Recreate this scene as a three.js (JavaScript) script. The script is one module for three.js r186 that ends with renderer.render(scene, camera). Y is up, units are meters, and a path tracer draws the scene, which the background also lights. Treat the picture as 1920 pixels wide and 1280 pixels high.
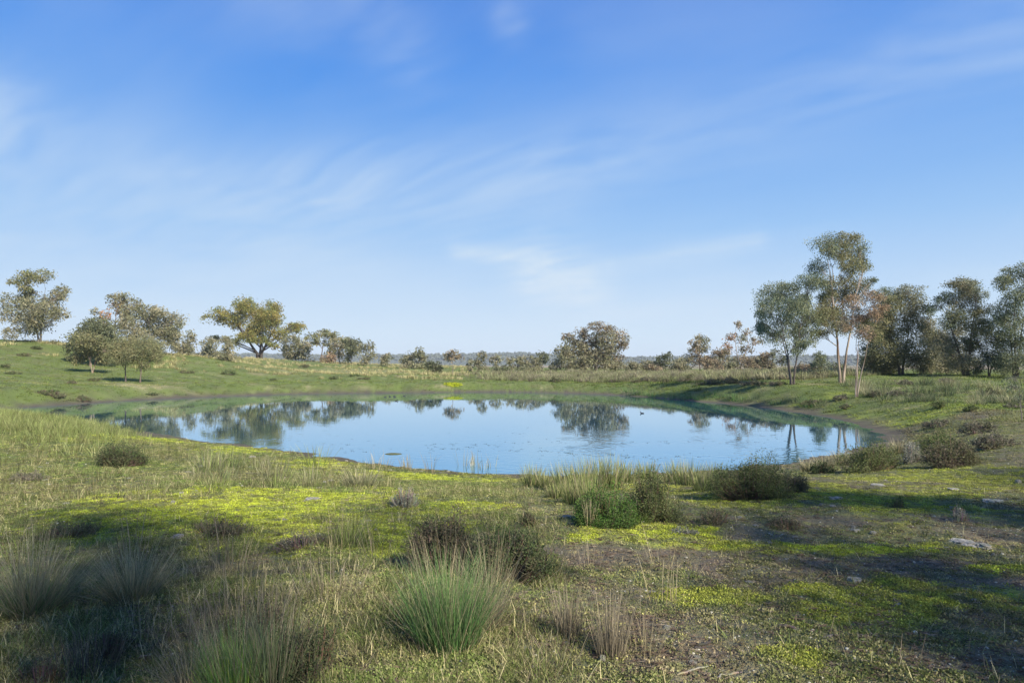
import * as THREE from 'three';
import { createNoise2D } from 'simplex-noise';
import { MarchingCubes } from 'three/addons/objects/MarchingCubes.js';

// ---------- camera, sky, sun, exposure ----------
const F = 1280, VH = 684, EYE = 3.0;                 // focal length and horizon row of the 1920 x 1280 photograph; eye height over the water
const scene = new THREE.Scene();
const camera = new THREE.PerspectiveCamera(2 * Math.atan(640 / F) * 180 / Math.PI, 1.5, 0.1, 9000);
camera.position.set(0, EYE, 0);
camera.lookAt(0, EYE, -10);
camera.setViewOffset(1920, 1280, 0, -(VH - 640), 1920, 1280);
const renderer = new THREE.WebGLRenderer({ antialias: true });
renderer.toneMapping = THREE.LinearToneMapping;
renderer.toneMappingExposure = 1.68;
renderer.shadowMap.enabled = true;

const sunDir = new THREE.Vector3(0.64, 0, 0.77).normalize().multiplyScalar(Math.cos(0.62)).setY(Math.sin(0.62));
const sun = new THREE.DirectionalLight(new THREE.Color().setRGB(1, 0.92, 0.77), 5);
sun.name = 'sun';
sun.position.copy(sunDir).multiplyScalar(300);
sun.castShadow = true; sun.shadow.radius = 1.6;
Object.assign(sun.shadow.camera, { left: -150, right: 150, top: 150, bottom: -150, near: 1, far: 700 });
sun.shadow.mapSize.set(4096, 4096);
scene.add(sun, sun.target);

function rng(a) { return () => { a = (a + 0x6d2b79f5) | 0; let t = Math.imul(a ^ (a >>> 15), 1 | a); t = (t + Math.imul(t ^ (t >>> 7), 61 | t)) ^ t; return ((t ^ (t >>> 14)) >>> 0) / 4294967296; }; }
const R0 = rng(7), n2 = createNoise2D(rng(11)), n2b = createNoise2D(rng(23));
const clamp = (x, a = 0, b = 1) => Math.min(b, Math.max(a, x)), lerp = (a, b, t) => a + (b - a) * t;
const sstep = (a, b, x) => { const t = clamp((x - a) / (b - a)); return t * t * (3 - 2 * t); };
const fbm = (x, y, o = 4) => { let s = 0, a = 0.5; for (let i = 0; i < o; i++) { s += a * n2(x, y); x = x * 2.03 + 17.1; y = y * 2.03 - 9.3; a *= 0.5; } return s; };
const s2l = (c) => (c <= 0.04045 ? c / 12.92 : ((c + 0.055) / 1.055) ** 2.4);
const srgb = (r, g, b) => [s2l(r / 255), s2l(g / 255), s2l(b / 255)];

{ // sky: clear blue with thin cirrus all round
  const W = 2048, H = 1024, data = new Float32Array(W * H * 4);
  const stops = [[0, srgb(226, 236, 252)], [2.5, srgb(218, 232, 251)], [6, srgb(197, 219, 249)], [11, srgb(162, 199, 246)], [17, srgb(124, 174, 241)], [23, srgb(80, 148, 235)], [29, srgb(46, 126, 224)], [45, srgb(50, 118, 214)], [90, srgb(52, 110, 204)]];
  const at = (u, v) => [Math.atan2((u - 960) / F, 1), Math.atan2((VH - v) / F, Math.hypot(1, (u - 960) / F))];
  const veils = [ // polylines of thin cirrus by direction: points, angular half width, strength
    [[at(2100, 0), at(1850, 75), at(1500, 190), at(1200, 285), at(900, 330), at(560, 330)], 0.05, 0.16],
    [[at(1000, 350), at(700, 400), at(400, 470), at(0, 500)], 0.09, 0.12],
    [[at(-300, 270), at(0, 315), at(330, 350), at(640, 385)], 0.07, 0.13],
    [[at(690, 0), at(770, 90)], 0.05, 0.15], [[at(480, -10), at(560, 25)], 0.05, 0.10], [[at(950, 40), at(960, 45)], 0.022, 0.18],
    [[at(1010, 515), at(1090, 540)], 0.042, 0.85], [[at(860, 470), at(1020, 490)], 0.014, 0.45], [[at(1150, 500), at(1420, 450)], 0.014, 0.26], [[at(1150, 590), at(1500, 570)], 0.02, 0.22],
    [[at(-200, 120), at(-40, 200)], 0.06, 0.3],
  ];
  const segd = (px, py, a, b) => { const dx = b[0] - a[0], dy = b[1] - a[1], t = clamp(((px - a[0]) * dx + (py - a[1]) * dy) / (dx * dx + dy * dy + 1e-9)); return Math.hypot(px - a[0] - t * dx, py - a[1] - t * dy); };
  for (let j = 0; j < H; j++) {
    const el = ((j + 0.5) / H - 0.5) * Math.PI, deg = el * 180 / Math.PI;
    let k = 0; while (k < stops.length - 2 && deg > stops[k + 1][0]) k++;
    const t = clamp((deg - stops[k][0]) / (stops[k + 1][0] - stops[k][0]));
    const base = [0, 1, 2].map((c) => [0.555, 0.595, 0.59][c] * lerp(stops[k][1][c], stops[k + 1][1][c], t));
    for (let i = 0; i < W; i++) {
      const o = (j * W + i) * 4;
      let c = 0;
      if (el > -0.01) {
        const a = ((i + 0.5) / W - 0.5) * 2 * Math.PI, x = Math.cos(a), z = Math.sin(a), az = Math.atan2(x, -z), y = Math.max(el, 0) + 0.16;
        const px = x / y, pz = z / y;
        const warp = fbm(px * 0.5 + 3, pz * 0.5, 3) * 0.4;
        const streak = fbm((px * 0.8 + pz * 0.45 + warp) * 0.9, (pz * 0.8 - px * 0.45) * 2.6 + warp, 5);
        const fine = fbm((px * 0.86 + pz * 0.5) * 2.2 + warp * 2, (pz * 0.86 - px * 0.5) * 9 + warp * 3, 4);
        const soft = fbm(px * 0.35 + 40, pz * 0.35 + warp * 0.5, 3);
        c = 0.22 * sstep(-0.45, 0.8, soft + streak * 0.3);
        if (Math.abs(az) < 1.4 && el < 0.9) for (const [pts, w, s] of veils) {
          let d = 9; for (let q = 0; q + 1 < pts.length; q++) d = Math.min(d, segd(az, el, pts[q], pts[q + 1]));
          d += 0.35 * w * streak;
          if (d < w * 3) c += s * Math.exp(-(d * d) / (w * w)) * clamp(0.9 + 0.7 * streak + 0.6 * fine + 0.3 * soft, 0.1, 1.7);
        }
        c = clamp(c, 0, 0.8);
      }
      const cl = [0.415, 0.485, 0.55];
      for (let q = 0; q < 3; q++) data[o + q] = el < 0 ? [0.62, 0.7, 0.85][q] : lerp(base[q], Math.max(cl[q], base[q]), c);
      data[o + 3] = 1;
    }
  }
  const sky = new THREE.DataTexture(data, W, H, THREE.RGBAFormat, THREE.FloatType);
  sky.mapping = THREE.EquirectangularReflectionMapping; sky.magFilter = THREE.LinearFilter; sky.minFilter = THREE.LinearFilter; sky.needsUpdate = true;
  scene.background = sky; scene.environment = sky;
}

// ---------- helpers ----------
const used = {};
const numbered = (n) => { const k = used[n] = (used[n] ?? -1) + 1; return k ? n + '_' + String(k).padStart(3, '0') : n; };
function tag(o, label, category, group, kind) { o.userData.label = label; o.userData.category = category; if (group) o.userData.group = group; if (kind) o.userData.kind = kind; return o; }
class MB {                                             // collects faces with a colour per vertex
  constructor(normals = false) { this.p = []; this.c = []; this.i = []; this.n = normals ? [] : null; this.k = 0; }
  v(x, y, z, c) { this.p.push(x, y, z); this.c.push(c[0], c[1], c[2]); return this.k++; }
  tri(a, b, c) { this.i.push(a, b, c); }
  leaf(x, y, z, dx, dy, dz, L, W, r, c) {              // folded rhombus along d
    let sx = r() - 0.5, sy = (r() - 0.5) * 0.7, sz = r() - 0.5;
    let ax = dy * sz - dz * sy, ay = dz * sx - dx * sz, az = dx * sy - dy * sx; const l = W * 0.5 / (Math.hypot(ax, ay, az) + 1e-6); ax *= l; ay *= l; az *= l;
    const m = 0.42 * L, a = this.v(x, y, z, c), b = this.v(x + dx * m + ax, y + dy * m + ay, z + dz * m + az, c), d = this.v(x + dx * m - ax, y + dy * m - ay, z + dz * m - az, c), e = this.v(x + dx * L, y + dy * L, z + dz * L, c);
    this.i.push(a, b, e, a, e, d);
  }
  blade(x, y, z, ax, az, lean, droop, L, W, c, ct, seg = 4, face = 0) { // a grass blade that leans towards (ax, az) and droops
    let px = x, py = y, pz = z, th = lean; const st = L / seg, fx = -az * Math.cos(face) + ax * Math.sin(face) * 0.6, fz = ax * Math.cos(face) + az * Math.sin(face) * 0.6; let a = -1, b = -1;
    for (let s = 0; s <= seg; s++) {
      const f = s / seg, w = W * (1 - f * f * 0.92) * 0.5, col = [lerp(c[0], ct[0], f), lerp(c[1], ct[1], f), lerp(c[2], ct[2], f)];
      if (s === seg) { const t = this.v(px, py, pz, col); this.i.push(a, b, t); break; }
      const na = this.v(px - fx * w, py, pz - fz * w, col), nb = this.v(px + fx * w, py, pz + fz * w, col);
      if (a >= 0) this.i.push(a, b, nb, a, nb, na);
      a = na; b = nb;
      px += Math.sin(th) * ax * st; pz += Math.sin(th) * az * st; py += Math.cos(th) * st; th += droop / seg * (0.4 + f * 1.4);
    }
  }
  tube(pts, rad, sides, colf) {                        // tapered tube with smooth normals
    const nP = pts.length, T = new THREE.Vector3(), U = new THREE.Vector3(), V = new THREE.Vector3(); let first = this.k;
    for (let i = 0; i < nP; i++) {
      T.subVectors(pts[Math.min(i + 1, nP - 1)], pts[Math.max(i - 1, 0)]).normalize();
      U.set(1, 0, 0.31).addScaledVector(T, -T.dot(U)).normalize(); V.crossVectors(T, U);
      const c = colf(i / (nP - 1));
      for (let s = 0; s < sides; s++) {
        const q = s / sides * 2 * Math.PI, cx = Math.cos(q), sy = Math.sin(q), nx = U.x * cx + V.x * sy, ny = U.y * cx + V.y * sy, nz = U.z * cx + V.z * sy;
        this.v(pts[i].x + nx * rad[i], pts[i].y + ny * rad[i], pts[i].z + nz * rad[i], c); if (this.n) this.n.push(nx, ny, nz);
        if (i) { const a = first + (i - 1) * sides + s, b = first + (i - 1) * sides + (s + 1) % sides; this.i.push(a, b, b + sides, a, b + sides, a + sides); }
      }
    }
  }
  geo() {
    const g = new THREE.BufferGeometry();
    g.setAttribute('position', new THREE.BufferAttribute(new Float32Array(this.p), 3)); g.setAttribute('color', new THREE.BufferAttribute(new Float32Array(this.c), 3));
    if (this.n) g.setAttribute('normal', new THREE.BufferAttribute(new Float32Array(this.n), 3));
    g.setIndex(new THREE.BufferAttribute(new Uint32Array(this.i), 1)); return g;
  }
  mesh(name, m, parent) { const o = new THREE.Mesh(this.geo(), m); o.name = name; o.castShadow = o.receiveShadow = true; parent?.add(o); return o; }
}
const M = {
  leaf: new THREE.MeshPhysicalMaterial({ name: 'leaf', vertexColors: true, roughness: 0.95, transmission: 0.3, thickness: 0, side: THREE.DoubleSide, specularIntensity: 0.4 }),
  blade: new THREE.MeshPhysicalMaterial({ name: 'grass_blade', vertexColors: true, roughness: 0.95, transmission: 0.25, thickness: 0, side: THREE.DoubleSide, specularIntensity: 0.3 }),
  bark: new THREE.MeshStandardMaterial({ name: 'bark', vertexColors: true, roughness: 0.9 }),
  stem: new THREE.MeshStandardMaterial({ name: 'dry_stem', vertexColors: true, roughness: 0.9 }),
};

// ---------- terrain ----------
const P = (u, v, D) => new THREE.Vector3((u - 960) * D / F, EYE - (v - VH) * D / F, -D);
const waterPx = [[-160, 776], [-60, 771], [0, 766.5], [150, 757], [300, 748], [480, 741], [600, 738], [700, 737], [800, 736], [900, 735], [1000, 736], [1100, 738.5], [1200, 744], [1300, 752], [1400, 761], [1500, 774], [1590, 791], [1645, 812], [1655, 826], [1600, 845], [1510, 862], [1400, 876], [1300, 884], [1200, 888], [1100, 889], [1000, 891], [930, 890], [850, 884], [780, 876], [720, 869], [640, 861], [590, 852], [540, 844], [480, 838], [420, 831], [330, 820], [250, 806], [190, 798], [120, 792], [40, 787], [-60, 783]];
const shore = new THREE.CatmullRomCurve3(waterPx.map(([u, v]) => P(u, v, EYE * F / (v - VH))), true, 'centripetal').getSpacedPoints(150);
shore.pop();
const SH = shore.map((p) => [p.x, p.z]);
function shoreDist(x, z) {                             // metres from the water's edge, negative over the pond
  if (x < -75 || x > 45 || z > 15 || z < -110) return 40;
  let d = 1e9, inside = false;
  for (let i = 0, j = SH.length - 1; i < SH.length; j = i++) {
    const ax = SH[j][0], az = SH[j][1], bx = SH[i][0], bz = SH[i][1], ex = bx - ax, ez = bz - az, t = clamp(((x - ax) * ex + (z - az) * ez) / (ex * ex + ez * ez)), qx = x - ax - t * ex, qz = z - az - t * ez;
    d = Math.min(d, qx * qx + qz * qz);
    if ((az > z) !== (bz > z) && x < (bx - ax) * (z - az) / (bz - az) + ax) inside = !inside;
  }
  d = Math.sqrt(d); if (d < 4) return (inside ? -d : d) + (0.3 * n2(x * 0.45, z * 0.45) + 0.16 * n2b(x * 1.5, z * 1.5)) * (1 - d / 4); return inside ? -d : d;
}
const ctrl = [];
for (const [u, v, D] of [[74, 642, 100], [-120, 632, 100], [212, 655, 105], [278, 664, 98], [165, 688, 88], [172, 700, 75], [235, 716, 68], [0, 690, 72], [100, 672, 85], [-200, 690, 72], [335, 668, 130], [425, 676, 105], [380, 700, 85], [486, 682, 200], [486, 693, 120], [486, 714, 85], [601, 679, 167], [600, 700, 110], [658, 683, 155], [690, 705, 105], [778, 691, 140], [812, 703, 108], [848, 702, 106], [904, 698, 120], [990, 700, 115], [1118, 697, 115], [1200, 697, 118], [1313, 697, 120], [1388, 696, 118],
  [1100, 716, 82], [1300, 716, 68], [950, 716, 88], [1450, 714, 62], [1445, 700, 82], [1486, 722, 52], [1578, 716, 54], [1605, 742, 43], [1540, 706, 62], [1690, 704, 60], [1815, 705, 58], [1905, 707, 56], [2100, 707, 54], [1750, 735, 44], [1900, 740, 38], [1900, 785, 26], [1750, 775, 32], [1900, 850, 16.5], [1700, 870, 16], [2200, 800, 22], [0, 850, 18], [0, 790, 30], [-300, 790, 28], [-300, 850, 18]]) { const p = P(u, v, D); ctrl.push([p.x, p.z, p.y]); }
for (const x of [-24, -14, -7, 0, 7, 14, 26]) for (const z of [12, 4, -3, -8]) ctrl.push([x, z, z < -5 ? 1.22 : 1.32]);
for (const [x, z, y] of [[-60, -170, 4.5], [-110, -120, 6], [-140, -60, 6], [-60, -30, 3], [-60, -260, 3.2], [40, -90, 1.5], [70, -80, 1.4], [0, -250, 1.9], [60, -200, 1.9], [120, -120, 1.6], [-160, -200, 4], [90, -30, 2], [80, 20, 2], [-80, 20, 2.4], [0, 60, 1.6], [-20, -95, 1.8], [5, -100, 1.5]]) ctrl.push([x, z, y]);
const mq = (dx, dz) => Math.sqrt(dx * dx + dz * dz + 16);
const rbf = (() => {
  const n = ctrl.length, A = [];
  for (let i = 0; i < n; i++) { A.push([]); for (let j = 0; j < n; j++) A[i].push(mq(ctrl[i][0] - ctrl[j][0], ctrl[i][1] - ctrl[j][1]) - (i === j ? 0.4 : 0)); A[i].push(ctrl[i][2] - 1.6); }
  for (let c = 0; c < n; c++) { let p = c; for (let r = c + 1; r < n; r++) if (Math.abs(A[r][c]) > Math.abs(A[p][c])) p = r; [A[c], A[p]] = [A[p], A[c]]; for (let r = 0; r < n; r++) if (r !== c) { const f = A[r][c] / A[c][c]; if (f) for (let k = c; k <= n; k++) A[r][k] -= f * A[c][k]; } }
  return A.map((row, i) => row[n] / row[i]);
})();
const MOUNDS = [];
function height(x, z) {
  const far = Math.hypot(x, z), out = sstep(170, 420, far);
  let b = 0;
  if (out < 1) { for (let i = 0; i < ctrl.length; i++) b += rbf[i] * mq(x - ctrl[i][0], z - ctrl[i][1]); b = clamp(b, -0.6, 7) * (1 - out); }
  b += 1.6;
  const d = shoreDist(x, z);
  if (d < 0) return Math.max(-1.1, d * 0.13) + 0.01 * n2(x * 1.1, z * 1.1);
  const near = sstep(-40, -12, z), w = lerp(4.5, 10, near * (1 - sstep(8, 15, x))), t = sstep(0, 1, d / w);
  let y = lerp(0.075 * d, Math.max(b, 0.25), lerp(t, t * (0.35 + 0.65 * t), near));
  y += t * (0.05 * n2(x * 0.35, z * 0.35) + 0.02 * n2b(x * 1.3, z * 1.3)) + Math.min(1, d) * (0.009 * n2(x * 3.7, z * 3.7) + 0.005 * n2b(x * 9, z * 9));
  if (far > 25 && far < 400) y += t * 0.12 * n2b(x * 0.09, z * 0.09);
  for (const m of MOUNDS) { const q = ((x - m[0]) / m[2]) ** 2 + ((z - m[1]) / m[3]) ** 2; if (q < 4) y += m[4] * Math.exp(-q * 1.5); }
  return y + 0.0;
}
function G(u, v) {                                     // where the line of sight of a photograph pixel meets the ground
  let lo = 1.5, D = 1.5;
  for (; D < 400; D *= 1.02) { const p = P(u, v, D); if (p.y < height(p.x, p.z)) break; lo = D; }
  for (let i = 0; i < 12; i++) { const m = (lo + D) / 2, p = P(u, v, m); if (p.y < height(p.x, p.z)) D = m; else lo = m; }
  const p = P(u, v, D); p.y = height(p.x, p.z); p.D = D; return p;
}
const stand = (x, z, sink = 0) => new THREE.Vector3(x, height(x, z) - sink, z);

// what grows or lies where: patches in metres on the ground
const patches = [];
function patch(u, v, ru, rv, kind, amt = 1) { const c = G(u, v), a = G(u, v - rv), b = G(u, v + rv); patches.push([c.x, c.z, Math.max(0.1, ru * c.D / F), Math.max(0.12, (a.D - b.D) / 2), kind, amt]); }
for (const a of [[400, 950, 210, 32, 'moss', 1.2], [300, 975, 160, 22, 'moss', 0.8], [560, 945, 170, 32, 'moss', 0.9], [690, 985, 170, 28, 'moss', 0.7], [610, 868, 60, 11, 'moss', 1.2], [800, 894, 130, 7, 'moss', 1.1], [480, 842, 60, 8, 'moss', 0.9], [250, 820, 70, 8, 'moss', 0.7], [860, 955, 90, 14, 'moss', 0.7], [1190, 996, 110, 17, 'moss', 1.1], [1590, 1031, 170, 9, 'moss', 1.3], [1870, 1066, 90, 9, 'moss', 1.2],
  [1700, 1130, 190, 34, 'moss', 0.75], [1330, 1025, 130, 8, 'moss', 0.9], [1560, 925, 190, 26, 'moss', 0.55], [1800, 900, 150, 30, 'moss', 0.45], [1330, 1120, 90, 14, 'moss', 0.6], [1480, 1230, 120, 25, 'moss', 0.5], [1560, 1155, 130, 25, 'moss', 0.5], [1350, 940, 80, 10, 'moss', 0.7], [1700, 790, 120, 10, 'moss', 0.6], [1480, 766, 110, 5, 'moss', 0.6], [1560, 790, 60, 8, 'moss', 0.5], [1230, 920, 90, 10, 'moss', 0.5],
  [1180, 1040, 230, 22, 'dirt', 1], [1640, 975, 240, 16, 'dirt', 1], [1850, 1000, 120, 22, 'dirt', 1], [1640, 1060, 150, 12, 'dirt', 0.8], [1860, 1100, 110, 22, 'dirt', 0.9], [1230, 1200, 170, 60, 'dirt', 0.8], [1900, 1250, 130, 60, 'dirt', 0.9], [1430, 1000, 90, 14, 'dirt', 0.8], [1120, 1120, 80, 20, 'dirt', 0.5], [1560, 1070, 130, 14, 'dirt', 0.5], [760, 1060, 90, 20, 'dirt', 0.6], [500, 1062, 180, 16, 'dirt', 0.8], [360, 1200, 90, 35, 'dirt', 0.8], [250, 1190, 80, 30, 'dirt', 0.6], [660, 1235, 90, 26, 'dirt', 0.7], [120, 1045, 90, 16, 'dirt', 0.6], [720, 1190, 60, 20, 'dirt', 0.6], [960, 1200, 70, 40, 'dirt', 0.6], [560, 1110, 70, 14, 'dirt', 0.6], [150, 910, 120, 12, 'dirt', 0.5], [480, 885, 120, 9, 'dirt', 0.5], [340, 862, 80, 8, 'dirt', 0.4],
  [70, 1170, 90, 40, 'straw', 0.9], [690, 1105, 80, 22, 'straw', 0.7], [620, 1150, 60, 25, 'straw', 0.6], [60, 1230, 80, 30, 'straw', 0.6], [1320, 1260, 120, 20, 'straw', 0.5], [1080, 960, 80, 12, 'straw', 0.5], [650, 875, 40, 5, 'straw', 0.8], [250, 722, 60, 3, 'straw', 1], [640, 700, 110, 3, 'straw', 0.9], [560, 733, 200, 1.5, 'straw', 0.5], [300, 742, 160, 2, 'straw', 0.5]]) patch(...a);
const COL = Object.fromEntries(Object.entries({ moss: [0.34, 0.38, 0.042], green: [0.118, 0.175, 0.036], dirt: [0.17, 0.122, 0.084], straw: [0.38, 0.33, 0.18], mud: [0.105, 0.088, 0.06], olive: [0.155, 0.16, 0.058], field: [0.30, 0.245, 0.17], bank: [0.135, 0.178, 0.038] }).map(([k, c]) => [k, c.map((x) => x * 1.25)]));
function zones(x, z) {
  const w = { moss: 0, dirt: 0, straw: 0 };
  for (const [cx, cz, rx, rz, k, a] of patches) { const dx = (x - cx) / rx, dz = (z - cz) / rz; if (dx * dx + dz * dz < 5) { const q = Math.sqrt(dx * dx + dz * dz) + 0.6 * n2(x * 0.9 + cx, z * 0.9) + 0.42 * n2b(x * 3.1, z * 3.1); w[k] = Math.max(w[k], a * (1 - sstep(0.55, 1.35, q))); } }
  return w;
}
const mixc = (a, b, t) => [lerp(a[0], b[0], t), lerp(a[1], b[1], t), lerp(a[2], b[2], t)];
function groundColor(x, z, w = zones(x, z), d = shoreDist(x, z)) {
  const far = Math.hypot(x, z), f1 = fbm(x * 0.23, z * 0.23, 3), f2 = fbm(x * 1.4 + 5, z * 1.4, 3), f3 = n2b(x * 5.3, z * 5.3);
  let c = mixc(COL.olive, COL.green, sstep(-0.5, 0.5, f1 * 1.3 + f2 * 0.5));
  if (z < -30) { c = mixc(COL.bank, COL.olive, sstep(0.0, 0.7, f1 + 0.5 * f2)); c = mixc(c, COL.straw, 0.62 * sstep(0.18, 0.75, fbm(x * 0.12 + 8, z * 0.3, 3) + 0.25 * f2)); c = mixc(c, [0.10, 0.135, 0.04], 0.55 * sstep(0.1, 0.5, fbm(x * 0.16 + 50, z * 0.22, 3) + 0.2 * f2)); }
  else { c = mixc(c, COL.dirt, 0.5 * sstep(0.15, 0.7, f2 + 0.4 * f1)); if (x > -1.5) c = mixc(c, COL.dirt, 0.72 * sstep(-0.35, 0.45, f1 + 0.5 * f2) * sstep(-1.5, 1.5, x)); }
  c = mixc(c, COL.dirt, 0.85 * clamp(w.dirt * (0.8 + 0.5 * f2)));
  c = mixc(c, COL.moss, clamp(w.moss * (0.6 + 1.0 * f2 + 0.55 * f3)));
  c = mixc(c, COL.straw, 0.8 * clamp(w.straw * (0.7 + 0.8 * f2)));
  if (d < 3) c = mixc(COL.mud, c, sstep(0.3, (z < -38 ? 1.4 : 1.6) + 0.9 * f1, d + 0.7 * f2));
  if (d < 0) c = mixc(COL.mud, [0.06, 0.065, 0.045], sstep(0, 3, -d));
  if (far > 150) { const k = sstep(150, 260, far + 60 * f1); c = mixc(c, mixc(COL.field, COL.olive, sstep(-0.1, 0.4, fbm(x * 0.004, z * 0.008, 3))), k); }
  if (z > -28 && d > 0.3) c = mixc(c, [0.085, 0.072, 0.048], 0.30 * sstep(-0.5, 0.35, f3 + 0.5 * f2) * (1 - 0.75 * w.moss) * (1 - sstep(18, 28, -z)));
  const j = 1 + 0.16 * f3 + 0.1 * f2; return [c[0] * j, c[1] * j, c[2] * j];
}
function noiseTexture(size, fn, srgbMap, repeat) {
  const d = new Uint8Array(size * size * 4);
  for (let y = 0; y < size; y++) for (let x = 0; x < size; x++) { const c = fn(x / size, y / size), o = (y * size + x) * 4; for (let k = 0; k < 3; k++) d[o + k] = clamp((Array.isArray(c) ? c[k] : c) * 255, 0, 255); d[o + 3] = 255; }
  const t = new THREE.DataTexture(d, size, size); t.wrapS = t.wrapT = THREE.RepeatWrapping; t.magFilter = THREE.LinearFilter; if (srgbMap) t.colorSpace = THREE.SRGBColorSpace; t.repeat.set(repeat, repeat); t.needsUpdate = true; return t;
}
const tile = (x, y, f, s) => { // noise that repeats over the unit square
  const a = n2(x * f + s, y * f), b = n2((x - 1) * f + s, y * f), c = n2(x * f + s, (y - 1) * f), d = n2((x - 1) * f + s, (y - 1) * f); const q = 1 / Math.sqrt((x * x + (1 - x) ** 2) * (y * y + (1 - y) ** 2));
  return (a * (1 - x) * (1 - y) + b * x * (1 - y) + c * (1 - x) * y + d * x * y) * q;
};
const soilBump = noiseTexture(1024, (x, y) => 0.5 + 0.22 * tile(x, y, 22, 3) + 0.16 * tile(x, y, 61, 9) + 0.12 * tile(x, y, 150, 30), false, 0.5);
const soilMap = noiseTexture(1024, (x, y) => { const v = 0.84 + 0.12 * tile(x, y, 47, 70) + 0.15 * tile(x, y, 120, 80) + 0.10 * tile(x, y, 260, 90), h = 0.05 * tile(x, y, 35, 99); return [v + h, v, v - h]; }, true, 0.5);
{
  const line = (lo, hi, dlo, dhi, fine, grow, end0, end1) => { const a = []; for (let x = dlo; x <= dhi + 1e-6; x += fine) a.push(x); let s = fine, x = dhi; while (x < end1) { s *= grow; x += s; a.push(Math.min(x, end1)); } s = fine; x = dlo; while (x > end0) { s *= grow; x -= s; a.unshift(Math.max(x, end0)); } return a; };
  const X = line(0, 0, -9, 10, 0.085, 1.03, -4500, 4500), Z = line(0, 0, -17, -2.5, 0.085, 1.02, -4500, 600);
  const nx = X.length, nz = Z.length, pos = new Float32Array(nx * nz * 3), col = new Float32Array(nx * nz * 3), uv = new Float32Array(nx * nz * 2), idx = [];
  let k = 0;
  for (let j = 0; j < nz; j++) for (let i = 0; i < nx; i++, k++) {
    const x = X[i], z = Z[j]; pos[k * 3] = x; pos[k * 3 + 1] = height(x, z); pos[k * 3 + 2] = z;
    const c = groundColor(x, z); col.set(c, k * 3); uv[k * 2] = x; uv[k * 2 + 1] = z;
    if (i && j) idx.push(k - nx - 1, k - 1, k, k - nx - 1, k, k - nx);
  }
  const g = new THREE.BufferGeometry(); g.setAttribute('position', new THREE.BufferAttribute(pos, 3)); g.setAttribute('color', new THREE.BufferAttribute(col, 3)); g.setAttribute('uv', new THREE.BufferAttribute(uv, 2)); g.setIndex(new THREE.BufferAttribute(new Uint32Array(idx), 1)); g.computeVertexNormals();
  const m = new THREE.MeshStandardMaterial({ name: 'mossy_soil', vertexColors: true, roughness: 1, map: soilMap, bumpMap: soilBump, bumpScale: 0.03 }); m.side = THREE.DoubleSide;
  const o = new THREE.Mesh(g, m); o.name = 'ground'; o.receiveShadow = o.castShadow = true; scene.add(o); tag(o, 'grassy mossy paddock ground sloping to the pond', 'ground', null, 'structure');
}
{ // water
  const sh = new THREE.Shape(shore.map((p) => { const c = new THREE.Vector2(p.x + 10, -(p.z + 45)); const l = c.length(); c.multiplyScalar((l + 2.5) / l); return new THREE.Vector2(c.x - 10, c.y + 45); }));
  const g = new THREE.ShapeGeometry(sh); g.rotateX(-Math.PI / 2);
  const p = g.attributes.position, uv = new Float32Array(p.count * 2); for (let i = 0; i < p.count; i++) { uv[i * 2] = (p.getX(i) + 60) / 80; uv[i * 2 + 1] = (p.getZ(i) + 95) / 80; } g.setAttribute('uv', new THREE.BufferAttribute(uv, 2));
  const RN = 2048, rd = new Float32Array(RN * RN * 4);
  for (let j = 0; j < RN; j++) for (let i = 0; i < RN; i++) { // the wind ruffles the near water, the far side lies calm
    const x = i / RN * 80 - 60, z = j / RN * 80 - 95, o = (j * RN + i) * 4; let h = 0;
    if (z > -92 && x > -48 && x < 19 && z < -17) { const wind = 0.05 + 0.95 * sstep(-36, -22, z + 5 * n2(x * 0.07, z * 0.12)) * (0.45 + 0.55 * n2b(x * 0.2 + 5, z * 0.35)); h = wind * (0.5 * n2(x * 1.5 + 0.3 * z, z * 2.6) + 0.3 * n2b(x * 3.1, z * 5.2 + 0.4 * x)) + 0.05 * n2(x * 0.6, z * 1.1 + 9); }
    rd[o] = rd[o + 1] = rd[o + 2] = 0.5 + 0.4 * h; rd[o + 3] = 1;
  }
  const ripple = new THREE.DataTexture(rd, RN, RN, THREE.RGBAFormat, THREE.FloatType); ripple.magFilter = THREE.LinearFilter; ripple.needsUpdate = true;
  const m = new THREE.MeshPhysicalMaterial({ name: 'pond_water', color: new THREE.Color().setRGB(0.10, 0.42, 0.62), metalness: 0.9, roughness: 0.02, ior: 1.33, bumpMap: ripple, bumpScale: 0.011 });
  const o = new THREE.Mesh(g, m); o.name = 'pond_water'; o.receiveShadow = true; scene.add(o); tag(o, 'calm blue pond mirroring the sky and trees', 'water', null, 'structure');
}
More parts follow.
